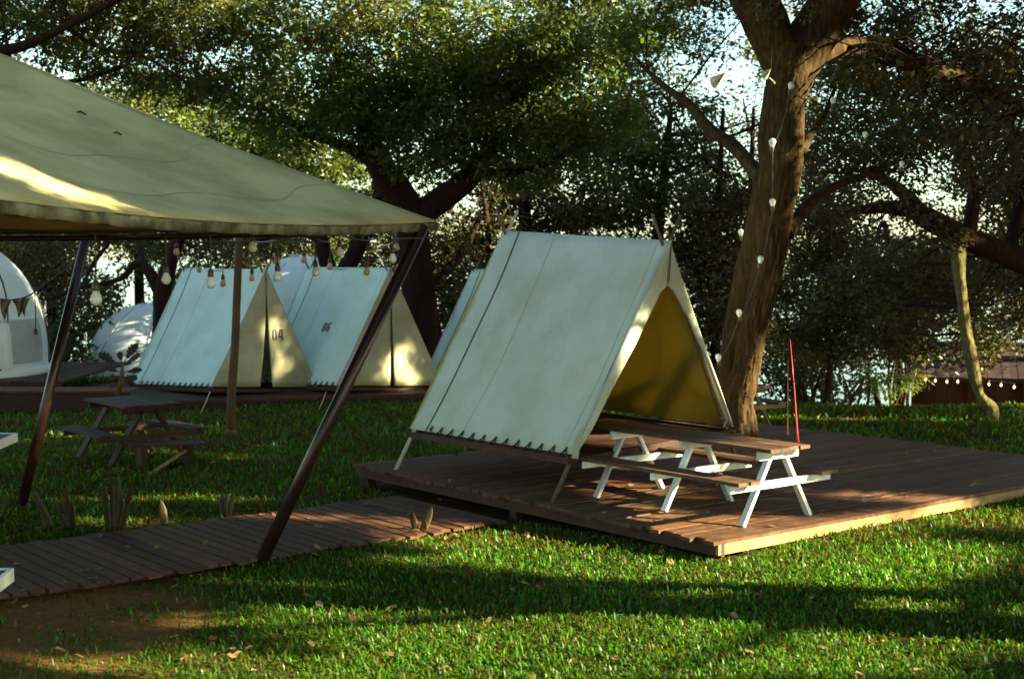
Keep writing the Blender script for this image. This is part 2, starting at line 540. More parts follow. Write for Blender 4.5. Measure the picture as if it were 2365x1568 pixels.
def digits(text, h):
    """blocky stencil figures in the xz plane, list of polygons"""
    s = h * .16; wd = h * .5
    def rc(x0, z0, x1, z1): return [(x0, z0), (x1, z0), (x1, z1), (x0, z1)]
    shapes = {
        '0': [[(0, s), (s, 0), (wd * .42, 0), (wd * .42, s), (s * 1.1, s), (s, s * 1.3), (s, h - s * 1.3), (s * 1.1, h - s), (wd * .42, h - s), (wd * .42, h), (s, h), (0, h - s)],
              [(wd, s), (wd - s, 0), (wd * .58, 0), (wd * .58, s), (wd - s * 1.1, s), (wd - s, s * 1.3), (wd - s, h - s * 1.3), (wd - s * 1.1, h - s), (wd * .58, h - s), (wd * .58, h), (wd - s, h), (wd, h - s)][::-1]],
        '6': [[(0, s), (s, 0), (wd * .42, 0), (wd * .42, s), (s, s * 1.2), (s, h - s * 1.2), (wd * .42, h - s), (wd * .42, h), (s, h), (0, h - s)],
              rc(wd * .56, h - s, wd * .9, h), rc(s * 1.15, h * .45, wd * .85, h * .45 + s),
              [(wd * .56, 0), (wd - s, 0), (wd, s), (wd, h * .45), (wd - s, h * .45), (wd - s, s), (wd * .56, s)]],
        '4': [rc(wd * .62, 0, wd * .62 + s, h * .24), rc(wd * .62, h * .44, wd * .62 + s, h), rc(0, h * .26, wd * 1.1, h * .26 + s),
              [(0, h * .46), (s, h * .46), (wd * .58, h), (wd * .58 - s * .9, h)]]}
    out = []; x = 0
    for ch in text:
        for pl in shapes[ch]: out.append([(px + x, pz) for px, pz in pl])
        x += wd * 1.38
    return out, x - wd * .38


def aframe(name, label, pts, mats, leg, closed=True, num=None, inner_glow=False, group='white canvas ridge tents', open_ft=.5):
    FL, FR, BL, BR, FT, BT = [Vector(p) for p in pts]
    c = (FL + FR + BL + BR) / 4
    root = empty(name, (c.x, c.y, min(FL.z, FR.z, BL.z) - leg), label, 'tent', group)
    cv, fl_ = mats
    nL = (BL - FL).cross(FT - FL).normalized()
    if nL.dot(FL - FR) < 0: nL = -nL
    nR = (BR - FR).cross(FT - FR).normalized()
    if nR.dot(FR - FL) < 0: nR = -nR
    nF = (FR - FL).cross(FT - FL).normalized()
    if nF.dot(FL - BL) < 0: nF = -nF
    # left wall, right wall
    def wall(fl, bl, n, seed):
        f0 = panel(fl, bl, BT, FT, .075, wr=.007, seed=seed)
        # panel() bows along its own normal; make it bow inwards
        nn = (bl - fl).cross(FT - fl).normalized()
        sgn = 1 if nn.dot(n) > 0 else -1
        base = lambda s, t: lerp(lerp(fl, bl, s), lerp(FT, BT, s), t)
        return lambda s, t: base(s, t) + n * ((f0(s, t) - base(s, t)).dot(nn) * 1.0)
    fL = wall(FL, BL, nL, 1.0); fR = wall(FR, BR, nR, 2.0)
    for fn, nm in ((fL, 'side_wall'), (fR, 'side_wall')):
        mb = MB(); mb.grid(fn, 30, 20); mb.build(nm, cv, root, True, .006)
    if inner_glow:
        for fn, n in ((fL, nL), (fR, nR)):
            mb = MB(); mb.grid(lambda s, t: fn(.01 + s * .98, .01 + t * .97) - n * .03, 24, 16)
            mb.build('sunglow', M['sunglow'], root, True)
    # seams on the near wall
    mb = MB()
    strip_on(mb, fL, lambda q: .885, lambda q: .893, .0, 1.0, nL)
    mb.build('seam', M['seam'], root)
    mb = MB()
    strip_on(mb, fL, lambda q: .655, lambda q: .659, .02, .995, nL, .005)
    strip_on(mb, fL, lambda q: .05 , lambda q: .054, .02, .995, nL, .005)
    mb.build('stitch_line', M['canopy'], root)
    # rear wall
    mb = MB(); mb.grid(lambda s, t: lerp(lerp(BL, BR, s), BT, t) - (BT - FT).normalized() * -.02, 8, 10)
    mb.build('rear_wall', M['sunglow'] if inner_glow else cv, root, True)
    # front
    def P(a, b_):           # a 0..1 across at eave level, b_ up the face
        return lerp(lerp(FL, FR, a), FT, b_)
    if closed:
        # two flaps; the gap between them opens towards the ground
        def flap(side, gap0, gap1):
            def fn(s, t):
                g = gap0 if side < 0 else gap1
                edge = g * (1 - t / .86) if t < .86 else 0
                a0 = 0.0 if side < 0 else .5 + edge
                a1 = .5 - edge if side < 0 else 1.0
                a = a0 + (a1 - a0) * s
                p = P(a, t)
                bulge = .05 * math.sin(s * 9 + t * 2) * (1 - t) * .6 + .03 * math.sin(s * 4 + side) * (1 - t)
                inner = s if side < 0 else 1 - s
                p = p + nF * (bulge * .5 + .012 * side + .03 + .05 * inner * (1 - t))
                return p
            return fn
        for side in (-1, 1):
            mb = MB(); mb.grid(flap(side, open_ft * .62, open_ft * .38), 14, 18)
            fo = mb.build('front_flap', fl_, root, True, .006)
            if num and num[0] == 'front' and side > 0:
                polys, wd = digits(num[1], .22)
                W_ = (FR - FL).length; H_ = (lerp(FL, FR, .5) - FT).length
                mb = MB(); f2 = flap(1, 0, open_ft * .38)
                def place(x, z, off):
                    t = .4 + z / H_; a_ = .5 + (.11 + x) / (W_)
                    e_ = open_ft * .38 * (1 - t / .86)
                    lo = P(0, t); hi = P(1, t); ww = (hi - lo).length
                    a_ = .5 + (.1 + x) / ww
                    return f2((a_ - .5 - e_) / (.5 - e_), t) + nF * off
                for pl in polys:
                    k = len(pl)
                    mb.add([place(x, z, .009) for x, z in pl] + [place(x, z, -.002) for x, z in pl],
                           [tuple(range(k))] + [(i, (i + 1) % k, k + (i + 1) % k, k + i) for i in range(k)])
                mb.build('number', M['ink'], fo)
    else:
        # open front: narrow facings along both edges and a gusset at the top
        def facing(side):
            def fn(s, t):
                top = P(.5, 1.0)
                out = lerp(FL if side < 0 else FR, FT, t)
                if side < 0:
                    wv = np.interp(t, [0, .08, .25, .5, .77, .78, 1], [.03, .1, .13, .23, .24, .23, .0])
                else:
                    wv = np.interp(t, [0, .1, .35, .6, .77, .78, 1], [.025, .03, .05, .12, .24, .23, .0])
                wv = min(wv, (1 - t) * 1.25)
                # below the gusset the facing keeps its width, above it reaches the centre
                width = (FR - FL).length
                a = float(wv) / width if t < .775 else .5 * (1 - t)
                b_ = out + (FR - FL) * (a * (1 if side < 0 else -1)) * s
                n2 = nL if side < 0 else nR
                return b_ + nF * (.025 * math.sin(s * math.pi) + .015 * math.sin(t * 9) * s + .01)
            return fn
        for side in (-1, 1):
            mb = MB(); mb.grid(facing(side), 6, 40); mb.build('front_flap', M['flapw'], root, True, .008)
        mb = MB()
        top = P(.5, .78)
        mb.beam(lerp(FL, FR, .5) * .0 + P(.5, .79) + nF * .045, P(.5, .985) + nF * .045, .012, .006, nF)
        mb.build('centre_seam', M['seam'], root)
        # hanging corner of the near facing
        mb = MB()
        a = FL + nF * .03
        q = [a + (FR - FL).normalized() * .02 + ZU * .17, a + (FR - FL).normalized() * .13 + ZU * .3, a + (FR - FL).normalized() * .05 - ZU * .05, a - (FR - FL).normalized() * .03 - ZU * .03]
        mb.add(q, [(0, 1, 2, 3)])
        mb.build('loose_corner', M['flapw'], root, False, .01)
        for s_ in (.14, .93):
            b_ = lerp(FR, FT, 1 - s_) + nF * .03
            path = []
            for k in range(4):
                path += [b_, b_ + Vector((random.uniform(-.13, .0), 0, -.03 - .04 * k))]
            mb = MB(); mb.tube(path, .007, 6); mb.build('tie_cord', M['rope'], root)
    if num and num[0] == 'side':
        polys, wd = digits(num[1], .2)
        mb = MB(); Ls = (BL - FL).length; Hs = (FT - FL).length
        for pl in polys:
            top = [fL(.5 - x / Ls * 1.0, .455 + z / Hs) + nL * .012 for (x, z) in pl]
            bot = [p - nL * .014 for p in top]; k = len(pl)
            mb.add(top + bot, [tuple(range(k))] + [(i, (i + 1) % k, k + (i + 1) % k, k + i) for i in range(k)])
        mb.build('number', M['ink'], root)
    # base frame with its floor
    mb = MB()
    dz = -ZU * .07
    for a, b_ in ((FL, BL), (FR, BR), (FL, FR), (BL, BR)):
        mb.beam(a + dz + (a - b_).normalized() * .04, b_ + dz, .06, .07)
    mb.build('base_frame', M['darkwood'], root)
    mb = MB()
    mb.add([FL + dz * .9, FR + dz * .9, BR + dz * .9, BL + dz * .9, FL + dz * 1.4, FR + dz * 1.4, BR + dz * 1.4, BL + dz * 1.4],
           [(0, 1, 2, 3), (7, 6, 5, 4), (0, 4, 5, 1), (1, 5, 6, 2), (2, 6, 7, 3), (3, 7, 4, 0)])
    mb.build('floor', M['darkwood'], root)
    # lacing between wall hem and rail: one continuous cord
    mb = MB()
    n = 13; path = []; rad = []
    for i in range(n):
        q = .035 + i / (n - 1) * .82
        path += [fL(q - .022, .0) + dz * .75 + nL * .03, fL(q - .004, .004) + nL * .018, fL(q + .002, .024) + nL * .012, fL(q + .008, .004) + nL * .018]
        rad += [.005, .009, .013, .009]
    mb.tube(path, rad, 6); mb.build('lacing', M['seam'], root)
    # crossed poles at both ends
    for (l, r_, t, en) in ((FL, FR, FT, 0), (BL, BR, BT, 1)):
        fwd = (FL - BL).normalized() * (1 if en == 0 else -1)
        for k, a in enumerate((l, r_)):
            d = (t - a).normalized()
            other = d
            foot = a - d * (leg / max(d.z, .1))
            tip = t + d * (.34 if en == 0 else .3)
            off = -fwd * (.03 + .035 * k) + ((r_ if k == 0 else l) - a).normalized() * .05
            mb = MB()
            mb.tube([foot + off, a + off, lerp(a, t, .5) + off, t + off, tip + off], [.024, .023, .021, .019, .016], 8)
            mb.build('tent_pole', M['palestick'] if (en == 1 and k == 0 and inner_glow) else M['tentpole'], root, True)
    mb = MB()
    mb.tube([FT - ZU * .05 + (FT - BT).normalized() * .02, BT - ZU * .05], .02, 8)
    mb.build('ridge_pole', M['tentpole'], root, True)
    return root


M['flapw'] = mat_canvas('pale front facing', (.56, .58, .46), .12, (.7, .6, .4), .25)
FL = at(1322, 1050, 15.1); FR = at(1690, 984, 16.75); BL = at(948, 990, 17.5)
FT = at(1544, 556, 15.95); BT = at(1164, 533, 18.35)
BR = FR + (BL - FL) * 1.0; BR.z = FR.z
aframe('ridge_tent', 'large grey white ridge tent with its front open, standing on the wooden deck', (FL, FR, BL, BR, FT, BT),
       (M['canvas'], M['flap']), .5, closed=False, inner_glow=True)

# guy rope of the deck tent
def small_tent(dx, dy, dD, label, num, gap):
    FL = at(488 + dx, 893 + dy, 27.5 + dD); FR = at(733 + dx * (1 if dx == 0 else 1.0), 893 + dy, 28.9 + dD); BL = at(303 + dx, 886 + dy, 29.6 + dD)
    FT = at(613 + dx, 622 + dy * 1.2, 28.2 + dD); BT = at(424 + dx, 620 + dy, 30.3 + dD)
    BR = FR + (BL - FL); BR.z = FR.z
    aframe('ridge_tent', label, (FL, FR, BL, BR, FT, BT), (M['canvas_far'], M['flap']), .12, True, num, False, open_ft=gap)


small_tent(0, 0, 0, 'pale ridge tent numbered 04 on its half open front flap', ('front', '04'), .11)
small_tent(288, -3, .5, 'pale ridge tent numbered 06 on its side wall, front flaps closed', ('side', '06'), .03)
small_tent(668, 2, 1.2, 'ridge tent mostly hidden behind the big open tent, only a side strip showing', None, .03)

plat = empty('tent_platform', (-2, 29, 0), 'long dark wooden platform under the row of numbered tents', 'platform')
a, b_, c_, d_ = Vector((-6.6, 26.7, 0)), Vector((4.2, 30.1, 0)), Vector((2.2, 33.4, 0)), Vector((-9.4, 30.2, 0))
mb = MB()
n = 26
for i in range(n):
    s0, s1 = i / n, (i + .93) / n
    q = [lerp(a, d_, s0), lerp(b_, c_, s0), lerp(b_, c_, s1), lerp(a, d_, s1)]
    vs = [p + ZU * .16 for p in q] + [p + ZU * .11 for p in q]
    mb.add(vs, [(0, 1, 2, 3), (0, 4, 5, 1), (1, 5, 6, 2), (2, 6, 7, 3), (3, 7, 4, 0)])
mb.build('platform_boards', M['darkwood'], plat)
mb = MB(); mb.beam(a + ZU * .02 + Vector((0, .05, 0)), b_ + ZU * .02 + Vector((0, .05, 0)), .04, .2); mb.beam(a + ZU * .02, d_ + ZU * .02, .04, .2)
mb.build('skirt_board', M['darkwood'], plat)
for (p, q, lab) in (((485, 905, 27.3), (462, 960, 25.9), 'thin guy rope running from the 04 tent down to the lawn'),
                    ((753, 905, 27.8), (736, 955, 26.2), 'thin guy rope running from the 06 tent down to the lawn')):
    mb = MB(); A, B = at(*p), at(*q); B.z = gzf(B.x, B.y); mb.tube([A, lerp(A, B, .5) - ZU * .01, B], .008, 6)
    tag(mb.build('guy_rope', M['rope']), lab, 'rope', 'tent guy ropes')

# ------------------------------------------------------------------ canopy on leaning poles
def canopy():
    Cc = at(1010, 512, 14.5); Bc = at(-30, 462, 8.45)
    A = at(-480, 515, 19.6)
    A.z = Cc.z; Bc.z = Cc.z
    Dc = A + Bc - Cc
    ctr = (A + Bc) / 2
    apex = Vector((ctr.x, ctr.y, 5.5))
    root = empty('canopy', (ctr.x, ctr.y, 0), 'big olive canvas canopy on leaning dark poles with a stained hem', 'canopy')
    mb = MB(); vb = MB(); rb = MB()
    for i, (p, q) in enumerate(((Cc, Bc), (Bc, Dc), (Dc, A), (A, Cc))):
        inw = (ctr - (p + q) / 2); inw.z = 0; inw.normalize()
        def edge(s):
            return lerp(p, q, s) - ZU * (.085 * 4 * s * (1 - s)) + inw * (.1 * 4 * s * (1 - s))
        def fn(s, t):
            e = edge(s)
            r_ = lerp(e, apex, t)
            sag = .16 * t * (1 - t) * 4 * (4 * s * (1 - s)) + .07 * t * (1 - t) * 4
            wr = .012 * math.sin(s * 26 + t * 7) * (1 - t) * t + .018 * math.sin(s * 11 - t * 9) * (1 - t) * t * 3
            return r_ - ZU * (sag + wr)
        mb.grid(fn, 28, 20)
        vb.grid(lambda s, t: edge(s) - ZU * (.078 * t + .01 + .006 * math.sin(s * 90)) - inw * (.012 - .012 * t), 50, 2)
        rb.tube([edge(s / 12) - ZU * .06 + inw * .06 for s in range(13)], .03, 8)
    rf = mb.build('roof', M['canopy'], root, True, .01)
    vb.build('hem', M['valance'], root, True, .008)
    rb.build('edge_rail', M['pole'], root, True)
    # sewn seams across the near face
    sb = MB()
    p, q = Cc, Bc
    inw = (ctr - (p + q) / 2); inw.z = 0; inw.normalize()
    def fnn(s, t):
        e = lerp(p, q, s) - ZU * (.085 * 4 * s * (1 - s)) + inw * (.1 * 4 * s * (1 - s))
        return lerp(e, apex, t) - ZU * (.16 * t * (1 - t) * 4 * (4 * s * (1 - s)) + .07 * t * (1 - t) * 4 + .012 * math.sin(s * 26 + t * 7) * (1 - t) * t + .018 * math.sin(s * 11 - t * 9) * (1 - t) * t * 3)
    for t0 in (.17, .36):
        def sm(a_, c2):
            s = c2 * (.97 - t0 * .1) + .01
            t = t0 + .02 * math.sin(s * 17) - .05 * s + .0022 * a_
            return fnn(s, t) + ZU * .012
        sb.grid(sm, 1, 60)
    sb.build('roof_seam', M['roofseam'], root, True)
    # poles
    def pole(foot, top, r_, name='pole'):
        m_ = MB(); m_.tube([foot - (top - foot).normalized() * .1, lerp(foot, top, .5), top], r_, 16)
        o = m_.build(name, M['pole'], root, True)
        m_ = MB(); g = foot.copy(); m_.lathe(g - ZU * .02, [(r_ * 1.9, 0), (r_ * 1.9, .025), (r_ * 1.1, .03)], 14)
        m_.build('base_plate', M['pole'], o)
    pf = on(602, 1298, .03)
    pole(pf, at(978, 522, 14.2), .062)
    pf = on(50, 1166, .0)
    pole(pf, at(203, 534, 17.3), .06)
    pole(Vector((-4.3, 7.4, 0)), Bc - ZU * .05, .06)
    pole(Vector((-9.6, 20.5, 0)), A - ZU * .05, .06)
    pole(Vector((ctr.x, ctr.y, 0)), apex - ZU * .02, .06, 'centre_pole')
    # fallen twigs lying on the roof
    for (px, py, l) in ((180, 265, .16), (262, 312, .1)):
        D = 11.5
        best = None
        for s in np.linspace(.2, .9, 50):
            for t in np.linspace(.1, .8, 50):
                P_ = fnn(s, t); d = P_ - CAM
                sx = 1182.5 + F * d.x / d.dot(FW); sy = 784 - F * d.dot(UP) / d.dot(FW)
                e = (sx - px) ** 2 + (sy - py) ** 2
                if best is None or e < best[0]: best = (e, s, t)
        s, t = best[1], best[2]
        m_ = MB(); A1 = fnn(s, t) + ZU * .02; B1 = fnn(s - l / 8, t - .01) + ZU * .02
        m_.tube([A1, lerp(A1, B1, .4) + ZU * .015, B1], [.008, .012, .006], 6)
        tag(m_.build('dead_leaf', M['seam']), 'longer dark dead leaf lying on the olive canopy roof' if l > .12 else 'smaller dark dead leaf lying lower down on the olive canopy roof', 'leaf', 'dead leaves on the canopy')


canopy()

# lone wooden post behind the canopy
post = empty('wooden_post', on(535, 1004, 0), 'thin round wooden post standing on the lawn before the 04 tent', 'post')
f0 = on(535, 1004, 0.0)
mb = MB(); pts = [f0 - ZU * .1, f0 + ZU * .6, at(543, 800, f0.y), at(550, 620, f0.y), at(553, 500, f0.y)]
mb.tube(pts, [.08, .072, .066, .062, .06], 12, rough=.04); mb.build('pole', M['post'], post, True)
mb = MB(); mb.lathe(f0 - ZU * .03, [(.17, 0), (.14, .05), (.08, .12), (.075, .13)], 12); mb.build('foot', M['post'], post, True)

# ------------------------------------------------------------------ picnic tables
def picnic(name, label, end, axis, side, z, frames, length, mtop, mleg, group, over=(.12, .6), topw=.62, span=1.5, h=.75, feet=1.0, boards=4, mbar=None, lw=.066):
    """end: centre of the near frame on the floor; axis: long direction; side: across"""
    root = empty(name, (end.x, end.y, z), label, 'picnic table', group)
    E = Vector((end.x, end.y, z))
    A, B = axis.normalized(), side.normalized()
    mb = MB(); bw = topw / boards
    for i in range(boards):
        o = -topw / 2 + bw * (i + .5)
        a = E - A * (over[0] + random.uniform(-.02, .03)) + B * o + ZU * (h - .02)
        b__ = E + A * (length + random.uniform(-.02, .03)) + B * o + ZU * (h - .02)
        mb.beam(a, b__, bw - .012, .035)
    mb.build('tabletop', mtop, root)
    for sd in (-1, 1):
        mb = MB()
        for k in range(2):
            o = sd * (span / 2 - .075 - .15 * k)
            a = E - A * (over[0] + random.uniform(0, .04)) + B * o + ZU * .445
            b__ = E + A * (length + random.uniform(-.02, .03)) + B * o + ZU * .445
            mb.beam(a, b__, .138, .035)
        mb.build('bench', mtop, root)
    for f_ in frames:
        c = E + A * f_
        if True:
            mb = MB(); mb.beam(c + A * .03 - B * topw * .47 + ZU * (h - .085), c + A * .03 + B * topw * .47 + ZU * (h - .085), .04, .085)
            mb.build('top_bar', mbar or mleg, root)
            mb = MB(); mb.beam(c - B * (span / 2 - .01) + ZU * .385 - A * .012, c + B * (span / 2 - .01) + ZU * .385 - A * .012, .04, .07)
            mb.build('bench_bar', mleg, root)
        for sd in (-1, 1):
            mb = MB()
            t = c + B * (sd * .1) + ZU * (h - .09) + A * .045; ft = c + B * (sd * feet / 2) + A * .045
            mb.beam(ft, t, .04, lw, A)
            # level the foot
            mb.build('leg', mleg, root)
    return root


near = on(1800, 1203, DECK_Z)
picnic('picnic_table', 'long picnic table with bright white A frame legs on the wooden deck', near, U, V, DECK_Z, (0, 1.06, 2.1), 2.85, M['tablewood'], M['whitewood'], 'picnic tables',)
lp = on(318, 1060, 0)
cT = Vector((-4.95, 19.55, 0))
picnic('picnic_table', 'dark brown picnic table on the shaded lawn before the 04 tent', cT, Vector((-.62, .78, 0)), Vector((.78, .62, 0)), gzf(-5.1, 20.3), (.12, 1.25), 1.42, M['darkwood'], M['darkwood'], 'picnic tables', (.02, 0), .86, 1.62, .84, 1.15, lw=.15)
cR = Vector((4.0, 23.4, 0))
picnic('picnic_table', 'wooden picnic table half hidden behind the big tree trunk', cR, Vector((-.5, .86, 0)), Vector((.86, .5, 0)), gzf(4, 23.4), (.1, 1.2), 1.5, M['tablewood'], M['litwood'], 'picnic tables', (.05, 0), .72, 1.5, .75)

def simple_table(name, label, cat, corner, ax, ay, L, W, h, mtop, medge):
    root = empty(name, (corner.x, corner.y, 0), label, cat)
    o = Vector((corner.x, corner.y, gzf(corner.x, corner.y)))
    n = max(2, int(W / .14)); bw = W / n
    mb = MB()
    for i in range(n):
        mb.beam(o + ax * .03 + ay * (bw * (i + .5)) + ZU * (h - .02), o + ax * (L - .03) + ay * (bw * (i + .5)) + ZU * (h - .02), bw - .01, .03)
    mb.build('tabletop' if cat == 'table' else 'seat', mtop, root)
    mb = MB()
    for (a, b__) in ((o, o + ax * L), (o + ay * W, o + ay * W + ax * L), (o, o + ay * W), (o + ax * L, o + ax * L + ay * W)):
        mb.beam(a + ZU * (h - .045), b__ + ZU * (h - .045), .03, .1)
    mb.build('apron', medge, root)
    for i in (0, 1):
        for j in (0, 1):
            p = o + ax * (.06 + (L - .12) * i) + ay * (W * .42 + W * .4 * j)
            mb = MB(); mb.box(p + ZU * ((h - .1) / 2), ax * .035, ay * .035, ZU * ((h - .1) / 2)); mb.build('leg', medge, root)


c1 = at(38, 998, 16.4)
simple_table('garden_table', 'white edged garden table corner reaching in from the left edge, beside the left pole', 'table', Vector((c1.x, c1.y, 0)), Vector((0.055, -1, 0)), Vector((-1, -.05, 0)), 1.7, .9, .86, M['tablewood'], M['whitewood'])
c2 = at(28, 1322, 10.65)
simple_table('low_bench', 'low white edged bench corner at the left edge, over the boardwalk', 'bench', Vector((c2.x, c2.y, 0)), Vector((.05, -1, 0)), Vector((-1, -.05, 0)), 1.6, .36, .53, M['tablewood'], M['whitewood'])
# low bench near the dark table and the stick leaning on it
cb = on(380, 1022, .36)
bn = empty('low_bench', (cb.x, cb.y, 0), 'low dark bench beside the dark picnic table on the lawn', 'bench')
mb = MB(); ax = Vector((.98, .2, 0)); ay = Vector((-.5, .86, 0))
for k in (-1, 0, 1):
    c = Vector((cb.x, cb.y, .35)) + ay * (.14 * k)
    mb.box(c, ax * (.52 + .02 * k), ay * .066, ZU * .02)
mb.build('seat', M['darkwood'], bn)
for k in (-1, 1):
    c = Vector((cb.x, cb.y, .15)) + ax * (.3 * k)
    mb = MB(); mb.box(c, ax * .045, ay * .12, ZU * .18); mb.build('leg', M['darkwood'], bn)
mb = MB(); A = on(345, 1096, .02); B = at(428, 1040, cb.y - .05); mb.beam(A, B, .05, .025)
tag(mb.build('loose_plank', M['litwood']), 'loose sunlit plank leaning from the lawn against the low dark bench', 'plank')

# red and orange rods on the white legged table
mb = MB(); A = at(1843, 1021, near.y - .02); B = at(1825, 784, near.y + .05)
mb.tube([A, lerp(A, B, .1), lerp(A, B, .5) + Vector((.004, 0, 0)), B], [.014, .008, .006, .003], 8)
tag(mb.build('red_rod', M['red'], smooth=True), 'thin tapering red rod standing at the end of the white legged table', 'rod')
mb = MB(); A = at(1819, 1004, near.y + .4); B = at(1820, 832, near.y + .45)
mb.tube([A, lerp(A, B, .5), B], [.006, .005, .003], 6)
tag(mb.build('orange_rod', M['orange'], smooth=True), 'short thin orange rod standing behind the red one', 'rod')

# ------------------------------------------------------------------ domes, shed, boardwalk on the left
def dome(label, c, Rd, H, mat, group, p=2.5, ribs=8, win=False, rot=0):
    root = empty('dome_tent', c, label, 'dome tent', group)
    n = 48; k = 22
    prof = lambda t: (Rd * (1 - min(t, .9999) ** p) ** .5, H * t)
    mb = MB()
    def fn(s, t):
        r_, h = prof(t); a = 2 * math.pi * s
        w_ = 1 + .012 * math.cos(a * 12) * (1 - t)
        return Vector((c.x + math.cos(a) * r_ * w_, c.y + math.sin(a) * r_ * w_, c.z + h))
    mb.grid(fn, n, k); mb.build('cover', mat, root, True)
    mb = MB()
    for i in range(ribs):
        a = rot + i * 2 * math.pi / ribs
        pts = []
        for j in range(14):
            r_, h = prof(j / 13.0 * .995)
            tw = a + .35 * j / 13
            pts.append((c.x + math.cos(tw) * (r_ + .01), c.y + math.sin(tw) * (r_ + .01), c.z + h))
        mb.tube(pts, .018, 6)
    mb.build('rib', M['seam'] if win else M['dome_window'], root, True)
    mb = MB(); mb.lathe(c - ZU * .12, [(Rd * 1.03, 0), (Rd * 1.03, .1), (Rd * 1.005, .22)], 40)
    mb.build('skirt', mat, root, True)
    if win:
        mb = MB()
        def wf(s, t):
            tt = .06 + .3 * t; r_, h = prof(tt); a = -1.9 + 1.9 * s
            return Vector((c.x + math.cos(a) * (r_ + .02), c.y + math.sin(a) * (r_ + .02), c.z + h))
        mb.grid(wf, 20, 6); mb.build('window_panel', M['dome_window'], root, True)
        mb = MB()
        def cf(s, t):
            tt = .04 + .3 * t; r_, h = prof(tt); a = -.72 + .25 * s
            return Vector((c.x + math.cos(a) * (r_ + .05), c.y + math.sin(a) * (r_ + .05) + .02 * math.sin(s * 20), c.z + h))
        mb.grid(cf, 14, 4); mb.build('curtain', mat, root, True)


c = at(100, 852, 30); R1 = 2.55
dome('white dome tent cut by the left edge, behind brown bunting', Vector((c.x - R1, c.y, c.z)), R1, 3.0, M['dome'], 'white dome tents', 2.5, 8, True, .2)
c = at(352, 872, 40)
dome('small bluish white dome tent behind the leafy plant', Vector((c.x, c.y, c.z)), 1.82, 2.12, M['dome'], 'white dome tents', 2.2)
c = at(700, 880, 42)
dome('white dome tent showing its top between the 04 and 06 tents', Vector((c.x, c.y, c.z)), 2.1, 3.75, M['dome'], 'white dome tents', 2.3)
dp = empty('dome_platform', (-9, 29, 0), 'dark wooden platform under the white dome at the left', 'platform')
cc = at(60, 857, 29.6)
mb = MB()
for i in range(16):
    x0 = cc.x - 4.0 + i * .33
    mb.box((x0 + .16, cc.y + .9, cc.z - .09), (.155, 0, 0), (0, 2.6, 0), (0, 0, .025))
mb.build('platform_boards', M['darkwood'], dp)
mb = MB(); mb.box((cc.x - 1.36, cc.y - 1.66, cc.z - .36), (2.64, 0, 0), (0, .02, 0), (0, 0, .24)); mb.build('skirt_board', M['darkwood'], dp)
lb = empty('boardwalk', (-8.2, 26.4, 0), 'narrow grey boardwalk far left in front of the dome', 'boardwalk')
mb = MB(); a = at(-60, 898, 26.0); b_ = at(300, 897, 26.3)
for i in range(5):
    o = Vector((0, .16 * i, 0))
    mb.beam(Vector((a.x, a.y, .42)) + o, Vector((b_.x, b_.y, .38)) + o, .15, .03, tint=.9)
mb.build('walkway_boards', M['walk'], lb)
mb = MB(); mb.beam(Vector((a.x, a.y - .05, .2)), Vector((b_.x, b_.y - .05, .18)), .03, .36); mb.build('skirt_board', M['darkwood'], lb)

# bunting
mb = MB()
pts = [at(-60, 672, 22), at(-10, 690, 22), at(25, 693, 22), at(55, 688, 22), at(72, 680, 22), at(180, 600, 22.5)]
mb.tube(pts, .012, 6)
tag(mb.build('bunting_cord', M['cable']), 'dark cord strung across the left dome carrying brown pennants', 'cord')
for (x0, x1, y0, y1, cx, lab) in ((1, 27, 692, 740, -3, 'widest brown pennant on the cord before the left dome'), (28, 50, 692, 734, 4, 'middle brown pennant curling on the cord before the left dome'), (51, 70, 688, 731, -4, 'rightmost narrow brown pennant on the cord before the left dome')):
    mb = MB()
    def pf(s, t):
        w_ = (1 - t) ** .8
        px = (x0 + x1) / 2 + (s - .5) * (x1 - x0) * w_ + cx * math.sin(t * 3.2) + (cx * t)
        return at(px, y0 + (y1 - y0) * t, 22 + .05 * math.sin(s * 5 + t * 3))
    mb.grid(pf, 6, 8); tag(mb.build('pennant', M['bunting'], None, True, .006), lab, 'pennant', 'brown pennants')

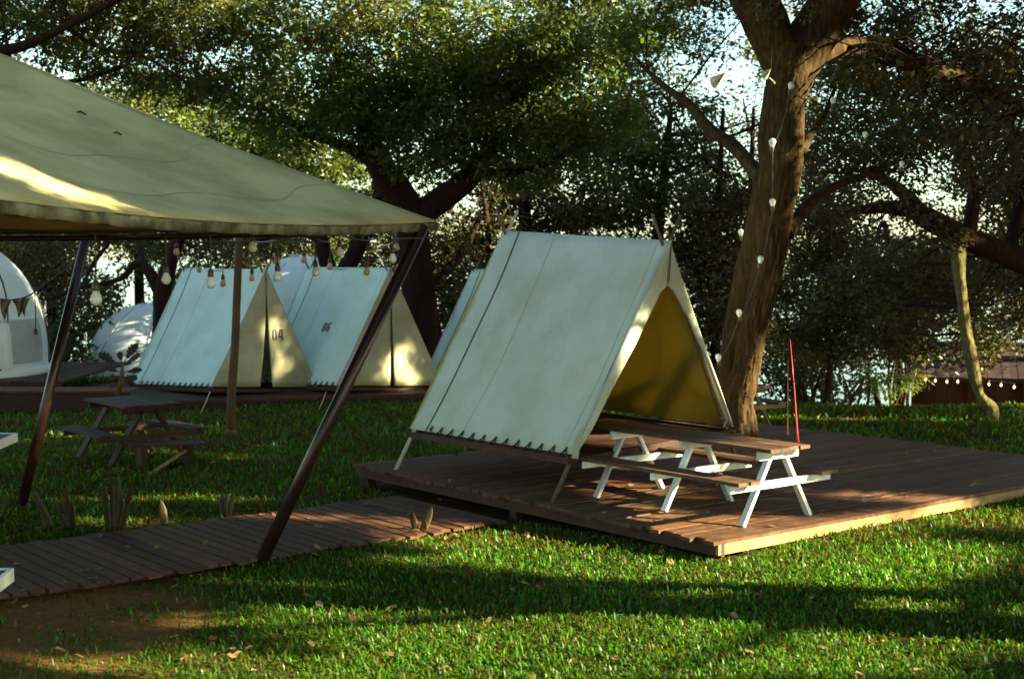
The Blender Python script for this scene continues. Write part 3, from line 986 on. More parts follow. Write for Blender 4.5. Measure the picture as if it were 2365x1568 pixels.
# shed down the slope on the right
def shed():
    A = at(2112, 965, 40); zb = -3.2
    ztop = at(2112, 868, 40).z
    root = empty('shed', (A.x, A.y, zb), 'low dark brown shed with a purple grey roof beyond the lawn', 'shed')
    ax = Vector((.96, -.28, 0)); ay = Vector((.28, .96, 0))
    o = Vector((A.x, A.y, 0)); L = 7.5; W = 3.5
    mb = MB(); n = 26
    for i in range(n):
        w_ = L / n
        mb.box(o + ax * (w_ * (i + .5)) + ZU * ((zb + ztop) / 2), ax * (w_ / 2 - .0), ay * (.03 + .006 * (i % 2)), ZU * ((ztop - zb) / 2))
    mb.build('front_wall', M['shedwall'], root)
    mb = MB()
    for e in (0, L): mb.box(o + ax * e + ay * (W / 2 + .04) + ZU * ((zb + ztop) / 2), ax * .03, ay * W / 2, ZU * ((ztop - zb) / 2))
    mb.build('end_wall', M['shedwall'], root)
    for i in range(4):
        mb = MB(); p = o + ax * (1.45 * i + .02 if i else .02) - ay * .12 + ZU * ((zb + ztop) / 2)
        mb.box(p, ax * (.06 if i else .12), ay * .06, ZU * ((ztop - zb) / 2)); mb.build('wall_post', M['darkwood'], root)
    mb = MB(); n = 40
    for i in range(n):
        w_ = (L + .6) / n
        c = o + ax * (-.3 + w_ * (i + .5)) + ay * .9
        mb.box(c + ZU * (ztop + .42), ax * (w_ / 2), ay * 1.3 + ZU * .42, ZU * (.02 + .008 * (i % 2)) - ay * .006)
    mb.build('roof', M['roof'], root)
    mb = MB(); mb.beam(o - ax * .3 - ay * .4 + ZU * (ztop - .03), o + ax * (L + .3) - ay * .4 + ZU * (ztop - .03), .04, .1); mb.build('eave_board', M['roof'], root)
    labs = ['leftmost', 'second from left', 'third from left', 'fourth from left, left of the pale trunk', 'first right of the pale trunk', 'second right of the pale trunk', 'last one towards the right edge']
    pts = []
    for k, (px, py) in enumerate(((2138, 876), (2160, 879), (2187, 881), (2212, 881), (2284, 887), (2312, 889), (2342, 894))):
        d = ray(px, py); n_ = ay; pl = o - ay * .46
        t = (pl - CAM).dot(n_) / d.dot(n_); P_ = CAM + d * t; pts.append(P_)
        r_ = empty('light_bulb', P_, 'lit warm bulb under the shed eave, ' + labs[k], 'light bulb', 'lit bulbs along the shed')
        mb = MB(); mb.lathe(P_ - ZU * .045, [(.01, 0), (.024, .015), (.03, .04), (.024, .065), (.014, .085)], 10); mb.build('glass', M['lit'], r_, True)
        mb = MB(); mb.lathe(P_ + ZU * .04, [(.018, 0), (.02, .05), (.008, .06)], 8); mb.build('socket', M['socket'], r_, True)
    mb = MB(); mb.tube([p + ZU * .1 for p in pts], .008, 6)
    tag(mb.build('light_cable', M['cable']), 'dark cable of lit bulbs along the shed eave', 'cable')


shed()

# ------------------------------------------------------------------ hanging bulbs
def bulb(P_, r_, label, group, mat='bulb', up=False, cord=0.0, tilt=None, socket=True, glass=True):
    root = empty('light_bulb', P_, label, 'light bulb', group)
    ax = (Vector(tilt) if tilt else ZU).normalized() * (-1 if up else 1)
    k = r_ / .035
    if glass:
        mb = MB()
        mb.lathe(P_, [(r_ * .15, -r_), (r_ * .6, -r_ * .82), (r_ * .92, -r_ * .42), (r_, 0), (r_ * .9, r_ * .5), (r_ * .66, r_ * 1.0), (r_ * .56, r_ * 1.35), (r_ * .5, r_ * 1.5)], 16, ax)
        mb.build('glass', M[mat], root, True)
    if socket:
        mb = MB()
        b0 = P_ + ax * (r_ * 1.45 if glass else -r_)
        mb.lathe(b0, [(r_ * .6, 0), (r_ * .64, r_ * .2), (r_ * .6, r_ * 1.1), (r_ * .42, r_ * 1.5), (r_ * .16, r_ * 1.9)], 12, ax)
        so_ = mb.build('socket', M['socket'], root, True)
        if cord > 0:
            mb = MB(); t = b0 + ax * r_ * 1.8
            mb.tube([t, t + ax * cord * .5 + Vector((.004, 0, 0)), t + ax * cord], .0055, 6)
            mb.build('cord', M['cable'], root)
    return root


HB = [
 (222, 692, 14, 'bulb', 'largest white bulb hanging by the leaning left pole'),
 (272, 510, 9, 'bulb', 'white bulb tucked up under the canopy hem near the left pole'),
 (384, 646, 11, 'bulb', 'white bulb hanging left of the 04 tent ridge, beside the dark tree fork'),
 (408, 584, 7, 'bulb_clear', 'small sunlit bulb high above the left end of the 04 tent'),
 (460, 624, 6, 'bulb_clear', 'small yellowish bulb touching the 04 tent ridge line, left of the post'),
 (487, 656, 11, 'bulb', 'large white bulb against the 04 tent side wall, left of the post'),
 (515, 656, 7, 'bulb_clear', 'small yellowish bulb next to the large one on the 04 tent side wall'),
 (584, 573, 10, 'bulb', 'white bulb just right of the wooden post, above the 04 tent ridge'),
 (582, 643, 7, 'bulb_clear', 'small yellowish bulb just right of the wooden post, below the 04 tent ridge'),
 (640, 604, 8, 'bulb_clear', 'warm sunlit bulb before the middle dome'),
 (641, 641, 10, 'bulb', 'white bulb hanging at the peak of the 04 tent front'),
 (702, 601, 7, 'bulb_clear', 'dim bulb beside the top of the middle dome'),
 (729, 630, 9, 'bulb', 'white bulb at the left end of the 06 tent ridge'),
 (762, 617, 7, 'bulb_clear', 'small dim bulb above the 06 tent ridge, second from its left end'),
 (784, 584, 9, 'bulb', 'white bulb high before the bright gap above the 06 tent'),
 (847, 629, 8, 'bulb_clear', 'dim yellowish bulb low over the middle of the 06 tent ridge'),
 (907, 599, 9, 'bulb', 'white bulb beside the big leaning pole'),
 (916, 573, 7, 'bulb_clear', 'yellowish bulb just above the white one beside the big leaning pole'),
]
tops = []
for (px, py, r_, mt, lab) in HB:
    D = min(16.5, max(10.3, .037 * F / r_))
    P_ = at(px, py, D)
    rad = r_ * D / F
    cord = max(.05, 3.06 - P_.z - rad * 3.4)
    if py < 520: cord = .04
    bulb(P_, rad, lab, 'hanging bulbs under the canopy', mt, cord=cord)
    tops.append(P_ + ZU * (rad * 3.3 + cord))
for near_ in (True, False):
    pts = sorted([p for p in tops if (p.y < 13.2) == near_], key=lambda p: p.x)
    path = [pts[0] + Vector((-1.2, -.2, .05))]
    for a, b_ in zip(pts, pts[1:]):
        path += [a, lerp(a, b_, .5) - ZU * .01]
    path += [pts[-1], pts[-1] + Vector((.5, .3, .02))]
    mb = MB(); mb.tube(path, .008, 6)
    tag(mb.build('light_cable', M['cable']), 'dark light cable under the canopy carrying the ' + ('nearer, larger bulbs' if near_ else 'farther, smaller bulbs'), 'cable')
P_ = at(82, 765, 14); bulb(P_, .034, 'empty brown bulb socket hanging before the left dome', 'hanging bulbs under the canopy', glass=False, cord=.35)
TB = [
 (1827, 197, 7, 'white bulb high on the big trunk, just under its fork'),
 (1784, 328, 8, 'brightest sunlit bulb on the left side of the big trunk'),
 (1784, 466, 7, 'white bulb on the big trunk at mid height, above the thin wire'),
 (1757, 598, 7, 'white bulb on the dark side of the big trunk, level with the open tent ridge'),
 (1707, 721, 7, 'white bulb hanging between the open tent and the big trunk'),
 (1659, 824, 7, 'lowest white bulb beside the right edge of the open tent'),
 (1711, 535, 6, 'dim bulb left of the big trunk near the open tent peak'),
 (1924, 231, 6, 'dim bulb right of the big trunk below the bare limb'),
 (1998, 310, 6, 'small pale bulb in the dark foliage right of the big trunk'),
 (2083, 378, 6, 'faint bulb farthest right in the dark foliage'),
]
tb = []
for (px, py, r_, lab) in TB:
    P_ = at(px, py, 18.6)
    bulb(P_, r_ * 18.6 / F * 1.05, lab, 'bulbs strung on the big tree', 'bulb', up=py < 900, tilt=(random.uniform(-.25, .25), 0, 1))
    tb.append(P_)
for idx, lab in (((0, 1, 2, 3, 4, 5), 'thin light wire running down the big trunk to the open tent'), ((0, 7, 8, 9), 'thin light wire running from the big trunk into the right hand foliage')):
    path = []
    pts = [tb[i] - ZU * .09 + Vector((.01, .03, 0)) for i in idx]
    for a, b_ in zip(pts, pts[1:]):
        path += [a, lerp(a, b_, .5) - ZU * .06]
    path.append(pts[-1])
    mb = MB(); mb.tube(path, .0085, 6); tag(mb.build('light_cable', M['cable']), lab, 'cable')

# pale ornaments hanging in the branches
for (px, py, k, lab) in ((1662, 188, 1.0, 'pale fan shaped ornament with a thin tail hanging left of the big trunk'), (1772, 172, .6, 'smaller pale ornament hanging close to the big trunk'), (1691, 290, .42, 'faint narrow ornament hanging below the fan shaped one')):
    D = 19.0; s = k
    mb = MB()
    def of(a, t):
        ang = (a - .5) * 1.3
        r_ = 36 * s * t
        px2 = px + 14 * s - math.cos(ang + .5) * r_; py2 = py - 20 * s + math.sin(ang + .95) * r_ * 1.1
        return at(px2, py2, D + .05 * math.sin(a * 14) + .1 * t)
    mb.grid(of, 14, 5)
    root = empty('ornament', at(px, py, D), lab, 'ornament', 'pale hanging ornaments')
    mb.build('fan', M['ornament'], root, False, .006)
    mb = MB(); mb.tube([at(px + 8 * s, py + 14 * s, D + .05), at(px + 20 * s, py + 24 * s, D + .05), at(px + 30 * s, py + 34 * s, D), at(px + 27 * s, py + 30 * s, D)], [.012 * s + .003, .01, .014, .006], 6); mb.build('tail', M['ornament'], root)
    mb = MB(); mb.tube([at(px + 14 * s, py - 20 * s, D), at(px + 18 * s, py - 60, D)], .004, 5); mb.build('string', M['cable'], root)

# ------------------------------------------------------------------ sun gaps
SA = Vector((-S.y, S.x, 0)).normalized()
SB = S.cross(SA)
if SB.z < 0: SB = -SB
LIT = []


def lit(P_, r_):
    LIT.append((P_.dot(SA), P_.dot(SB), r_))


def lit_line(p, q, r_, n=6, z=None, D=None):
    for i in range(n + 1):
        t = i / n
        px, py = p[0] + (q[0] - p[0]) * t, p[1] + (q[1] - p[1]) * t
        lit(on(px, py, z) if z is not None else at(px, py, D), r_)


G = .08
lit_line((1130, 1240), (2420, 1290), .17, 16, G)
lit_line((1250, 1285), (2400, 1335), .15, 16, G)
lit_line((1000, 1250), (1200, 1255), .13, 4, G)
lit_line((900, 1425), (2400, 1440), .15, 14, G)
lit_line((1150, 1475), (2050, 1500), .16, 10, G)
lit_line((1000, 1555), (1900, 1560), .16, 10, G)
for _ in range(95):       # ragged edges of the light
    px, py = random.uniform(1000, 2420), random.uniform(1225, 1570)
    if 1335 < py < 1400 and (px < 1500 or random.random() < .5): continue
    if py > 1460 and px > 2050 and random.random() < .7: continue
    lit(on(px, py, G), random.uniform(.05, .2))
for _ in range(22):
    lit(on(random.uniform(450, 1000), random.uniform(1330, 1568), G), random.uniform(.03, .07))
lit_line((560, 1425), (900, 1420), .07, 4, G)
lit_line((2250, 1215), (2400, 1205), .15, 4, G)
lit_line((700, 1190), (900, 1205), .09, 5, WALK_Z)
lit_line((120, 1152), (580, 1160), .07, 8, 0)
lit_line((190, 1203), (570, 1206), .06, 7, 0)
lit_line((-20, 1520), (130, 1545), .07, 4, 0)
lit_line((185, 1042), (520, 1055), .05, 7, 0)
lit_line((480, 1112), (560, 1120), .04, 2, 0)
lit_line((1330, 1175), (1620, 1240), .075, 8, DECK_Z)
lit_line((1680, 1262), (2050, 1205), .1, 8, DECK_Z)
lit_line((1500, 1195), (1700, 1205), .08, 5, DECK_Z)
lit_line((1920, 1135), (2250, 1165), .1, 8, DECK_Z)
lit_line((2150, 1185), (2365, 1150), .1, 5, DECK_Z)
lit_line((1330, 1072), (1600, 1085), .06, 6, DECK_Z)
lit_line((1250, 1100), (1500, 1125), .05, 5, DECK_Z)
for (a, b_) in (((1815, 1035), (1715, 1205)), ((1820, 1035), (1890, 1185)), ((1680, 1128), (1935, 1096)), ((1765, 1035), (1865, 1022))):
    lit_line(a, b_, .09, 6, None, near.y)
lit_line((1530, 1180), (1560, 1110), .08, 4, None, 14.5)
lit_line((1590, 1080), (1690, 1070), .08, 4, None, 15.2)
lit_line((1400, 1055), (1440, 1045), .06, 3, None, 16)
# tents
lit_line((1495, 745), (1470, 800), .14, 4, None, 15.6)
lit_line((1590, 700), (1640, 830), .025, 4, None, 16.4)
for p in ((640, 850, .12), (575, 775, .12), (590, 850, .05), (690, 830, .04)): lit(at(p[0], p[1], 28.3), p[2])
for p in ((850, 865, .2), (895, 855, .14), (955, 805, .06), (960, 880, .08), (920, 882, .06), (980, 850, .06)): lit(at(p[0], p[1], 28.8), p[2])
for k in range(6):     # right wall of the open tent
    for j in range(4):
        A = lerp(FR, BR, .1 + .16 * k); P_ = lerp(A, lerp(FT, BT, .1 + .16 * k), .15 + .2 * j)
        lit(P_, .12)
# trunks
lit_line((1890, 150), (1800, 340), .26, 10, None, 19.7)
lit_line((1850, 340), (1820, 480), .24, 7, None, 19.7)
lit_line((1700, 930), (1735, 850), .28, 5, None, 19.6)
lit_line((2222, 570), (2225, 700), .2, 6, None, 24.6)
lit_line((2225, 700), (2260, 920), .2, 8, None, 24.6)
lit(at(2288, 940, 24.7), .12)
lit_line((2120, 135), (2260, 180), .1, 6, None, 21)
lit_line((1960, 100), (2010, 100), .1, 3, None, 20)
lit(at(1662, 185, 19), .2)
lit(at(1772, 172, 19), .12)
lit(at(1784, 328, 18.6), .1)
for q in ((290, 760, 38.3), (340, 720, 38.4), (240, 800, 38.8), (300, 840, 38.2)): lit(at(*q), .55)
lit(at(690, 610, 40.2), .5)
lit_line((1740, 908), (1785, 906), .12, 3, None, 23.2)
lit_line((1770, 925), (1795, 985), .1, 4, None, 23.2)
lit_line((1735, 948), (1835, 945), .08, 4, None, 23.1)
# canopy roof
lit_line((-40, 345), (150, 420), .12, 6, None, 9.6)
lit_line((0, 420), (270, 462), .07, 7, None, 10.2)
# poles
lit_line((140, 900), (85, 1060), .05, 5, None, 16.7)
# backs of the crowns
for p in ((430, 90, 30, .9), (620, 70, 30, 1.0), (820, 60, 30, .9), (1000, 120, 30, .6), (1300, 40, 28, .6), (1500, 90, 30, .6), (560, 230, 30, .6), (200, 60, 28, .9), (700, 190, 31, .7), (2100, 590, 31, .5), (1820, 520, 33, .3), (1060, 500, 36, .4), (300, 600, 40, .5), (1960, 150, 33, .4)):
    lit(at(p[0], p[1], p[2]), p[3])
LITA = np.array(LIT)


def sun_open(P_, rad):
    a, b_ = P_.dot(SA), P_.dot(SB)
    d = np.hypot(LITA[:, 0] - a, LITA[:, 1] - b_)
    return bool(np.any(d < LITA[:, 2] + rad))


# ------------------------------------------------------------------ leaves and trees
def leaf_cloud(centers, radii, counts, size, droop=.35, tint=(.0, 1.0), flat=.75):
    """centers (n,3); radii (n,), counts (n,) -> verts, quads, tints"""
    centers = np.asarray(centers, float); radii = np.asarray(radii, float)
    idx = np.repeat(np.arange(len(centers)), counts)
    n = len(idx)
    d = RNG.normal(size=(n, 3)); d /= np.linalg.norm(d, axis=1)[:, None]
    rr = radii[idx] * RNG.random(n) ** .45
    pos = centers[idx] + d * rr[:, None] * np.array([1, 1, flat])
    ctint = RNG.random(len(centers))
    # axis of the leaf
    ax = RNG.normal(size=(n, 3)); ax[:, 2] = ax[:, 2] * .6 - droop
    ax += d * .5
    ax /= np.linalg.norm(ax, axis=1)[:, None]
    nr = RNG.normal(size=(n, 3)); nr[:, 2] += .9
    sd = np.cross(ax, nr); sd /= (np.linalg.norm(sd, axis=1)[:, None] + 1e-9)
    nn = np.cross(sd, ax)
    L = size * (.65 + .7 * RNG.random(n)); W = L * (.19 + .1 * RNG.random(n))
    v0 = pos
    v2 = pos + ax * L[:, None]
    mid = pos + ax * (L * .45)[:, None] - nn * (L * .08)[:, None]
    v1 = mid + sd * W[:, None]
    v3 = mid - sd * W[:, None]
    verts = np.stack([v0, v1, v2, v3], 1).reshape(-1, 3)
    quads = np.arange(n * 4).reshape(-1, 4)
    t = np.clip(ctint[idx] * .55 + RNG.random(n) * .5 - .02, 0, 1)
    t = tint[0] + (tint[1] - tint[0]) * t
    return verts, quads, np.repeat(t, 4)


def spline(pts, rad, n=6):
    """Catmull-Rom through points with radii"""
    out, ro = [], []
    m_ = len(pts)
    for i in range(m_ - 1):
        p0, p1, p2, p3 = pts[max(i - 1, 0)], pts[i], pts[i + 1], pts[min(i + 2, m_ - 1)]
        for k in range(n):
            t = k / n
            out.append(.5 * ((2 * p1) + (p2 - p0) * t + (2 * p0 - 5 * p1 + 4 * p2 - p3) * t * t + (3 * p1 - p0 - 3 * p2 + p3) * t ** 3))
            ro.append(rad[i] + (rad[i + 1] - rad[i]) * t)
    out.append(pts[-1]); ro.append(rad[-1])
    return out, ro


class Tree:
    def __init__(self, name, label, base, bark='bark_dark', leaf='leaf', group='trees around the camp'):
        self.root = empty(name, base, label, 'tree', group)
        self.bark, self.leaf = M[bark], M[leaf]
        self.skel = []      # list of (point, radius)
        self.first = True
        self.cl = []        # leaf clusters (centre, radius, count)
        self.tw = MB()
        self.size = .12
        self.dens = 1.15
        self.mask = False

    def limb(self, pix, n=10, rough=.08, name=None, seg=7):
        """pix: (px, py, D, radius_in_px)"""
        pts = [at(p[0], p[1], p[2]) for p in pix]
        rad = [p[3] * p[2] / F for p in pix]
        return self.limb3(pts, rad, n, rough, name, seg)

    def limb3(self, pts, rad, n=10, rough=.08, name=None, seg=7):
        path, rr = spline(pts, rad, seg)
        mb = MB(); mb.tube(path, rr, n, rough=rough, seed=random.random() * 9)
        nm = name or ('trunk' if self.first else 'limb')
        o = mb.build(nm, self.bark, self.root, True)
        self.first = False
        self.skel += list(zip(path, rr))
        return path

    def blob(self, c, rx, ry, rz, n, crad=.45, cnt=70, mask=False):
        """n sub clumps in an ellipsoid"""
        out = []
        for _ in range(int(n * self.dens)):
            d = Vector((random.gauss(0, 1), random.gauss(0, 1), random.gauss(0, 1))).normalized() * random.random() ** .36 * 1.14
            p = Vector((c.x + d.x * rx, c.y + d.y * ry, c.z + d.z * rz))
            r_ = crad * random.uniform(.6, 1.25)
            if (mask or self.mask) and sun_open(p, r_ * .7): continue
            self.cl.append((p, r_, int(cnt * random.uniform(.6, 1.3))))

    def blobpx(self, px, py, D, rpx, rpy, n, depth=1.6, crad=.45, cnt=70):
        c = at(px, py, D)
        self.blob(c, rpx * D / F, depth, rpy * D / F, n, crad, cnt)

    def finish(self, twig=.3, maxlen=2.2):
        if self.skel and self.cl:
            sk = np.array([tuple(p) for p, r_ in self.skel]); sr = np.array([r_ for p, r_ in self.skel])
            for (p, r_, n) in self.cl:
                if random.random() > twig: continue
                d = np.linalg.norm(sk - np.array(tuple(p)), axis=1)
                k = int(np.argmin(d + RNG.random(len(d)) * .6))
                a = Vector(sk[k]); L = (p - a).length
                if L < .15 or L > maxlen: continue
                j = Vector((random.gauss(0, .12), random.gauss(0, .12), random.gauss(0, .1))) * L
                m1 = lerp(a, p, .4) + j + ZU * .06 * L; m2 = lerp(a, p, .75) + j * .6
                r0 = min(sr[k] * .3, .01 + .01 * L)
                self.tw.tube([a, m1, m2, p], [r0, r0 * .7, r0 * .45, .006], 5)
        if len(self.tw.v) > 500: self.tw.build('twigs', M['bark_dark'], self.root)
        if self.cl:
            v, q, t = leaf_cloud([tuple(c) for c, r_, n in self.cl], [r_ for c, r_, n in self.cl], [n for c, r_, n in self.cl], self.size)
            np_mesh('crown', v, q, t, self.leaf, self.root)
            self.nl = len(q)


NLEAF = 0
# --- the big tree on the deck (furrowed trunk)
def ridged(tree, pix, n=64, seg=26, depth=.045, name='trunk'):
    pts = [at(p[0], p[1], p[2]) for p in pix]; rad = [p[3] * p[2] / F for p in pix]
    path, rr = spline(pts, rad, seg)
    ph = RNG.random(n) * 6.28
    vs, fs = [], []
    ref = Vector((0, 1, 0))
    fur = RNG.normal(size=(n,))
    acc = 0
    for i, p in enumerate(path):
        t = (path[min(i + 1, len(path) - 1)] - path[max(i - 1, 0)]).normalized()
        x = (ref - t * ref.dot(t)).normalized(); y = t.cross(x)
        fur = fur * .9 + RNG.normal(size=(n,)) * .42
        f2 = (fur - .35 * np.roll(fur, 1) - .35 * np.roll(fur, -1))
        for k in range(n):
            a = 2 * math.pi * k / n
            r_ = rr[i] * (1 + .05 * math.sin(a * 3 + i * .02) + .035 * math.sin(a * 5 - i * .035)) + depth * .38 * max(-1.1, min(1.1, f2[k]))
            vs.append(p + x * (math.cos(a) * r_) + y * (math.sin(a) * r_))
    for i in range(len(path) - 1):
        for k in range(n):
            a, b_ = i * n + k, i * n + (k + 1) % n
            fs.append((a, b_, b_ + n, a + n))
    mb = MB(); mb.add(vs, fs, .5)
    o = mb.build(name, tree.bark, tree.root, True)
    tree.first = False
    tree.skel += list(zip(path[::5], rr[::5]))


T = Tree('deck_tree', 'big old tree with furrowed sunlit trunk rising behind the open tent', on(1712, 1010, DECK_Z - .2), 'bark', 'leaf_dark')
T.mask = True; T.dens = .8
ridged(T, [(1706, 1040, 19.6, 52), (1706, 990, 19.6, 40), (1704, 925, 19.6, 33), (1722, 855, 19.6, 29), (1736, 780, 19.6, 30), (1758, 690, 19.6, 31), (1778, 600, 19.6, 34), (1788, 500, 19.6, 40), (1803, 400, 19.6, 47), (1804, 320, 19.6, 51), (1810, 235, 19.6, 44), (1826, 165, 19.6, 52), (1836, 110, 19.6, 60)])
T.limb([(1668, 1000, 20.4, 30), (1672, 900, 20.4, 22), (1690, 790, 20.4, 24), (1712, 680, 20.4, 26), (1742, 550, 20.2, 28), (1772, 410, 19.95, 30)], 12, .1)
T.limb([(1825, 180, 19.7, 46), (1790, 100, 19.6, 50), (1750, 20, 19.5, 52), (1700, -70, 19.3, 46), (1640, -190, 19, 34), (1560, -330, 18.6, 20)], 16, .08)
T.limb([(1832, 170, 19.7, 50), (1880, 80, 19.7, 56), (1945, -20, 19.6, 52), (2020, -140, 19.6, 40), (2090, -300, 19.4, 24)], 16, .08)
T.limb([(1868, 130, 19.6, 30), (1940, 112, 19.9, 26), (2010, 112, 20.3, 24), (2090, 138, 20.7, 23), (2180, 165, 21.1, 20), (2260, 190, 21.4, 18), (2350, 250, 21.8, 14), (2450, 300, 22.2, 10)], 12, .12)
T.limb([(1770, 430, 20.2, 18), (1700, 345, 20.8, 16), (1640, 300, 21.2, 14), (1590, 240, 21.6, 11), (1540, 205, 22, 8), (1480, 150, 22.4, 4)], 10, .1)
T.limb([(1850, 350, 19.7, 14), (1880, 300, 20, 9), (1905, 262, 20.3, 6), (1930, 200, 20.6, 4)], 8, .1)
T.limb([(1815, 540, 19.8, 18), (1870, 470, 20.4, 14), (1930, 430, 21, 10), (2010, 400, 21.4, 6)], 8, .1)
for (px, py, D, rx, ry, n) in ((1950, 60, 21, 160, 110, 34), (2150, 90, 20.5, 180, 120, 46), (2300, 80, 20.5, 140, 140, 46), (2250, 270, 21.5, 180, 110, 44), (2020, 250, 22, 170, 130, 46), (1980, 380, 22.5, 130, 110, 34), (2150, 380, 22, 160, 70, 30), (1640, 20, 22, 60, 60, 6), (1500, -60, 21, 300, 80, 40), (1900, -120, 20, 420, 100, 80)):
    T.blobpx(px, py, D, rx, ry, n, 1.5, .4, 75)
for (px, py, n) in ((1900, 60, 7), (1745, 30, 6), (1960, 125, 7), (1860, 20, 5), (2050, 130, 7), (2160, 170, 6)):
    T.blobpx(px, py, 18.7, 45, 35, n, .3, .26, 34)
T.size = .1
T.finish(.4)

# --- leaning tree on the right with the pale stem
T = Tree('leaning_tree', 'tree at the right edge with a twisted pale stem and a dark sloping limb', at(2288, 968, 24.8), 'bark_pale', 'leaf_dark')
T.mask = True
T.limb([(2290, 985, 24.8, 12), (2293, 958, 24.8, 15), (2290, 940, 24.8, 13), (2272, 925, 24.8, 13), (2262, 908, 24.8, 10), (2253, 880, 24.8, 14), (2243, 830, 24.8, 16), (2230, 760, 24.8, 14), (2222, 690, 24.8, 12.5), (2216, 640, 24.8, 14), (2214, 600, 24.85, 17), (2212, 570, 24.92, 19), (2208, 543, 25.0, 15)], 14, .06)
T.bark = M['bark_dark']
T.limb([(2480, 650, 25.5, 34), (2365, 605, 25.2, 30), (2280, 570, 25, 27), (2205, 538, 24.9, 27), (2155, 512, 24.8, 26), (2112, 486, 24.8, 22), (2060, 480, 24.6, 16), (2000, 484, 24.4, 11), (1950, 490, 24.2, 6)], 12, .08)
T.limb([(2120, 490, 24.8, 22), (2090, 450, 24.8, 16), (2050, 420, 24.8, 12), (1990, 390, 24.9, 8)], 8, .1)
T.limb([(2235, 555, 24.9, 18), (2245, 480, 25, 16), (2248, 420, 25.2, 12), (2230, 360, 25.4, 9), (2200, 300, 25.6, 6)], 8, .1)
T.limb([(2330, 590, 25.1, 18), (2350, 500, 25.4, 14), (2370, 400, 25.8, 10)], 8, .1)
for (px, py, D, rx, ry, n) in ((2300, 380, 26, 110, 80, 24), (2330, 480, 27, 70, 60, 10), (2060, 600, 27, 150, 50, 22), (2290, 700, 27, 110, 80, 30), (2020, 690, 27, 140, 70, 34), (2150, 770, 28, 100, 45, 18), (2420, 560, 26, 60, 200, 30)):
    T.blobpx(px, py, D, rx, ry, n, 1.3, .42, 70)
T.mask = False
T.blobpx(2208, 556, 24.3, 40, 18, 7, .3, .25, 34)
T.blobpx(2150, 500, 24.2, 60, 20, 6, .3, .28, 34)
T.size = .105
T.finish(.4)

# --- dark forked tree behind the canopy corner
T = Tree('forked_tree', 'dark forked tree rising behind the canopy corner and the 06 tent', at(985, 890, 34), 'bark_dark', 'leaf')
T.limb([(990, 930, 34, 46), (982, 800, 34, 38), (968, 680, 34, 38), (955, 580, 34, 40), (938, 490, 34, 42), (915, 440, 34, 38), (880, 385, 33.6, 32), (852, 330, 33.2, 26), (838, 260, 32.8, 20), (800, 170, 32, 13), (760, 90, 31, 8)], 14, .1)
T.limb([(950, 520, 34, 34), (1000, 475, 34, 30), (1060, 430, 33.6, 28), (1105, 385, 33.2, 25), (1150, 320, 32.6, 18), (1200, 230, 31.6, 12), (1260, 140, 30.6, 7)], 12, .1)
T.limb([(880, 385, 33.6, 18), (800, 340, 33, 13), (700, 300, 32, 9), (620, 240, 31, 5)], 8, .1)
T.limb([(1085, 400, 33.4, 14), (1160, 400, 33, 10), (1260, 380, 32.4, 7), (1350, 330, 32, 4)], 8, .1)
T.limb([(970, 690, 34, 16), (1020, 640, 34.4, 12), (1075, 570, 34.8, 9), (1110, 500, 35, 6)], 8, .1)
for (px, py, D, rx, ry, n) in ((700, 250, 32, 150, 90, 60), (880, 230, 32, 150, 100, 76), (1050, 230, 31.5, 150, 120, 86), (1200, 260, 31.5, 150, 120, 76), (1000, 350, 33, 130, 60, 36), (1220, 370, 33, 150, 70, 34), (1330, 200, 31, 130, 130, 60), (1120, 110, 30, 200, 80, 60), (1320, 60, 29, 160, 90, 46), (1000, 20, 30, 160, 60, 30), (760, 120, 31, 120, 80, 24), (1380, 340, 32, 100, 80, 24)):
    T.blobpx(px, py, D, rx, ry, n, 1.8, .5, 80)
T.size = .135
T.finish(.3)

# --- trees on the left
T = Tree('left_tree', 'leafy tree over the canopy at the upper left with a bare dark bough', at(-300, 900, 27), 'bark_dark', 'leaf_warm')
T.limb([(-330, 900, 27, 40), (-320, 600, 27, 36), (-280, 350, 27, 32), (-180, 200, 26.6, 24), (-60, 130, 26, 16), (50, 108, 25.6, 12), (150, 62, 25.2, 9), (250, 12, 25, 7), (380, -60, 24.6, 5)], 12, .08)
T.limb([(-60, 130, 26, 12), (40, 180, 26.4, 8), (160, 190, 26.8, 6), (300, 150, 27, 4)], 8, .08)
T.limb([(150, 62, 25.2, 6), (230, 110, 26, 5), (330, 130, 26.6, 4), (430, 190, 27, 3)], 8, .08)
for (px, py, D, rx, ry, n) in ((60, 30, 27, 140, 80, 40), (230, 90, 27, 150, 80, 46), (400, 50, 28, 150, 80, 50), (380, 180, 29, 150, 60, 34), (560, 60, 29, 120, 90, 46), (560, 200, 30, 120, 60, 34), (700, 40, 29, 120, 70, 34), (-150, 100, 26, 150, 150, 40), (150, -80, 26, 350, 70, 60), (820, 40, 30, 70, 50, 12)):
    T.blobpx(px, py, D, rx, ry, n, 1.6, .42, 66)
T.size = .125
T.finish(.4)

